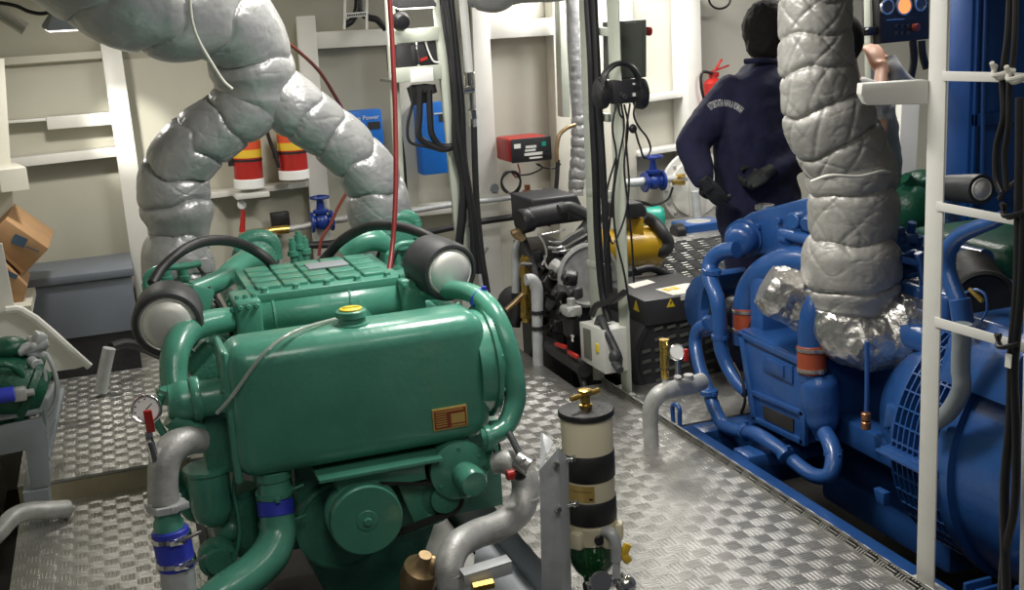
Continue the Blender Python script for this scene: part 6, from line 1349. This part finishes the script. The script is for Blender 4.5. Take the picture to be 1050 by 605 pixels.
body = mb.build('body', 'skin', per); merge(body, .011, 4)
mb = MB()
loft(mb, [(Q(784, 62), .078, .075, wdir), (Q(783, 68), .10, .085, wdir), (Q(782, 74), .135, .10, wdir), (Q(779, 86), .185, .12, wdir), (Q(776, 108), .215, .135, wdir), (Q(774, 150), .215, .145, wdir), (Q(775, 185), .205, .14, wdir), (Q(778, 205), .215, .145, wdir), (Q(779, 232), .21, .15, wdir), (Q(779, 246), .18, .13, wdir)])
hx = Q(779, 235).x
limb(mb, [Q(765, 235), V((hx-.085, PYY, .45)), V((hx-.095, PYY, .07))], [.115, .092, .085]); limb(mb, [Q(793, 235), V((hx+.075, PYY+.02, .45)), V((hx+.09, PYY+.02, .07))], [.115, .092, .085])
limb(mb, [Q(748, 96), Q(726, 124, -.0), eL], [.085, .085, .076]); limb(mb, [eL, eL*.45+wL*.55, eL*.1+wL*.9], [.076, .068, .060])
limb(mb, [Q(812, 94), Q(822, 124, -.0), eR], [.085, .085, .078]); limb(mb, [eR, eR*.5+wR*.5, wR*.8+eR*.2], [.078, .066, .058])
cov = mb.build('coveralls', 'navy', per); merge(cov, .012, 5); cloth(cov, .028, .11)
mb = MB(); hand(mb, wL+V((.0, -.02, -.01)), V((.55, -.05, -.75)), V((.6, .5, .3)), .098, .9, 1); merge(mb.build('glove', 'glove', per), .005, 2)
mb = MB(); hand(mb, wR+V((-.01, -.02, .0)), V((-.8, -.05, -.35)), V((-.2, -.4, .6)), .098, .8, -1); merge(mb.build('glove', 'glove', per), .005, 2)
mb = MB(); c = Q(785, 28); mb.ell(c, (.101, .118, .128), Matrix.Rotation(.12, 3, 'Y'), 28, 20); mb.ell(Q(784, 46, -.02), (.082, .085, .075)); hr = mb.build('hair', 'hair', per); merge(hr, .010, 4); cloth(hr, .016, .03)
mb = MB(); mb.tube([Q(764, 63, -.04), Q(776, 62, -.09), Q(790, 62, -.085), Q(803, 64, -.04)], .013, 10); mb.build('collar', 'navy', per)
mb = MB(); mb.tube([Q(793, 61, -.075), Q(800, 63, -.06), Q(805, 67, -.03)], .006, 8); lab(mb.build('shirt_collar', 'grey_cloth', per), 'pale shirt collar edge')
# arched lettering across the back, following the cloth
dg = bpy.context.evaluated_depsgraph_get(); dg.update()
ce = cov.evaluated_get(dg); cme = ce.to_mesh()
off = wloc(cov)
bvh = BVHTree.FromPolygons([v.co+off for v in cme.vertices], [p.vertices[:] for p in cme.polygons])
ce.to_mesh_clear()
cx, cy, Rr_ = 744.0, 132.0, 26.0        # centre of the arch on the back
def on_back(x, y, z):
    s = x*.40*225.0                     # along the arch
    an = s/ (Rr_+4)
    rr = Rr_ + y*380
    px = cx + rr*math.sin(an*.95) ; py = cy - rr*math.cos(an*.95) + (px-cx)*.10
    d = ray(px, py).normalized()
    loc, nrm, i, t = bvh.ray_cast(CAM, d)
    if loc is None: return P(px, py, Y=PYY-.15)
    return loc + nrm*(.0015+z)
try:
    text_mesh('lettering', 'AUTORITATEA NAVALA ROMANA', .026, 'ivory_mark', on_back, per, extrude=.0004, spacing=1.32, bold=.0003)
except Exception as ex:
    print('text', ex)

# second person, only arm and side seen past the lagging
P2Y = 4.45
def Q2(px, py, dy=0.0): return P(px, py, Y=P2Y+dy)
p2r = thing('person', 'person in grey shirt behind the lagging, reaching a hand to the control panel', 'person', V((Q2(890, 300).x, P2Y, 0)))
w2 = V((1, .1, 0)); hx2 = Q2(884, 160).x
mb = MB()
mb.ell(Q2(862, 44), (.085, .10, .12)); mb.ell(Q2(862, 54, .07), (.06, .05, .08)); mb.ell(Q2(862, 48, .12), (.014, .02, .02)); mb.ell(Q2(844, 48), (.012, .02, .03)); mb.ell(Q2(880, 48), (.012, .02, .03))
limb(mb, [Q2(864, 60), Q2(868, 84)], [.058, .065])
loft(mb, [(Q2(868, 82), .08, .07, w2), (Q2(872, 96), .17, .09, w2), (Q2(876, 130), .165, .105, w2), (Q2(880, 180), .15, .10, w2), (Q2(882, 215), .155, .105, w2)])
for s in (-1, 1): limb(mb, [V((hx2+s*.09, P2Y, .78)), V((hx2+s*.10, P2Y, .45)), V((hx2+s*.10, P2Y, .09))], [.085, .06, .045]); mb.ell(V((hx2+s*.10, P2Y+.06, .045)), (.045, .13, .045))
sh_, el_, wr_ = Q2(896, 108, .02), Q2(899, 138, -.12), Q2(904, 72, .10)
limb(mb, [sh_, el_], [.05, .047]); limb(mb, [el_, el_*.6+wr_*.4, wr_], [.047, .044, .031])
hand(mb, wr_, V((.02, .55, .75)), V((.1, .8, -.5)), .108, .75, 1)
limb(mb, [Q2(852, 100), Q2(846, 150, .05)], [.05, .045]); limb(mb, [Q2(846, 150, .05), Q2(860, 178, .2)], [.042, .03]); hand(mb, Q2(860, 178, .2), V((.6, .6, -.2)), V((0, 0, -1)), .085, .5, -1)
merge(mb.build('body', 'skin', p2r), .0085, 3)
mb = MB(); loft(mb, [(Q2(868, 80), .085, .08, w2), (Q2(870, 90), .17, .105, w2), (Q2(876, 110), .20, .125, w2), (Q2(882, 150), .20, .13, w2), (Q2(884, 185), .195, .13, w2), (Q2(886, 212), .20, .135, w2)])
limb(mb, [Q2(893, 108, .02), Q2(897, 124, -.06)], [.075, .068]); limb(mb, [Q2(850, 100), Q2(847, 128, .03)], [.085, .072])
s2 = mb.build('shirt', 'grey_cloth', p2r); merge(s2, .012, 4); cloth(s2, .02, .09)
mb = MB()
loft(mb, [(Q2(886, 205), .19, .125, w2), (Q2(886, 225), .19, .13, w2), (Q2(886, 240), .17, .12, w2)])
for s in (-1, 1): limb(mb, [V((hx2+.01+s*.095, P2Y, .74)), V((hx2+s*.10, P2Y, .45)), V((hx2+s*.10, P2Y, .08))], [.105, .085, .075])
t2 = mb.build('trousers', 'dark_cloth', p2r); merge(t2, .013, 4)
mb = MB(); mb.ell(Q2(862, 40, -.01), (.097, .11, .12)); merge(mb.build('hair', 'hair', p2r), .012, 3)
mb = MB(); mb.tube([Q2(912, 58, .12), Q2(916, 74, .1), Q2(924, 86, .1), Q2(934, 92, .1)], [.03, .05, .055, .05], 14); o = tag(mb.build('rag', 'grey_cloth'), 'pale grey cloth hanging below the black control panel', 'cloth')
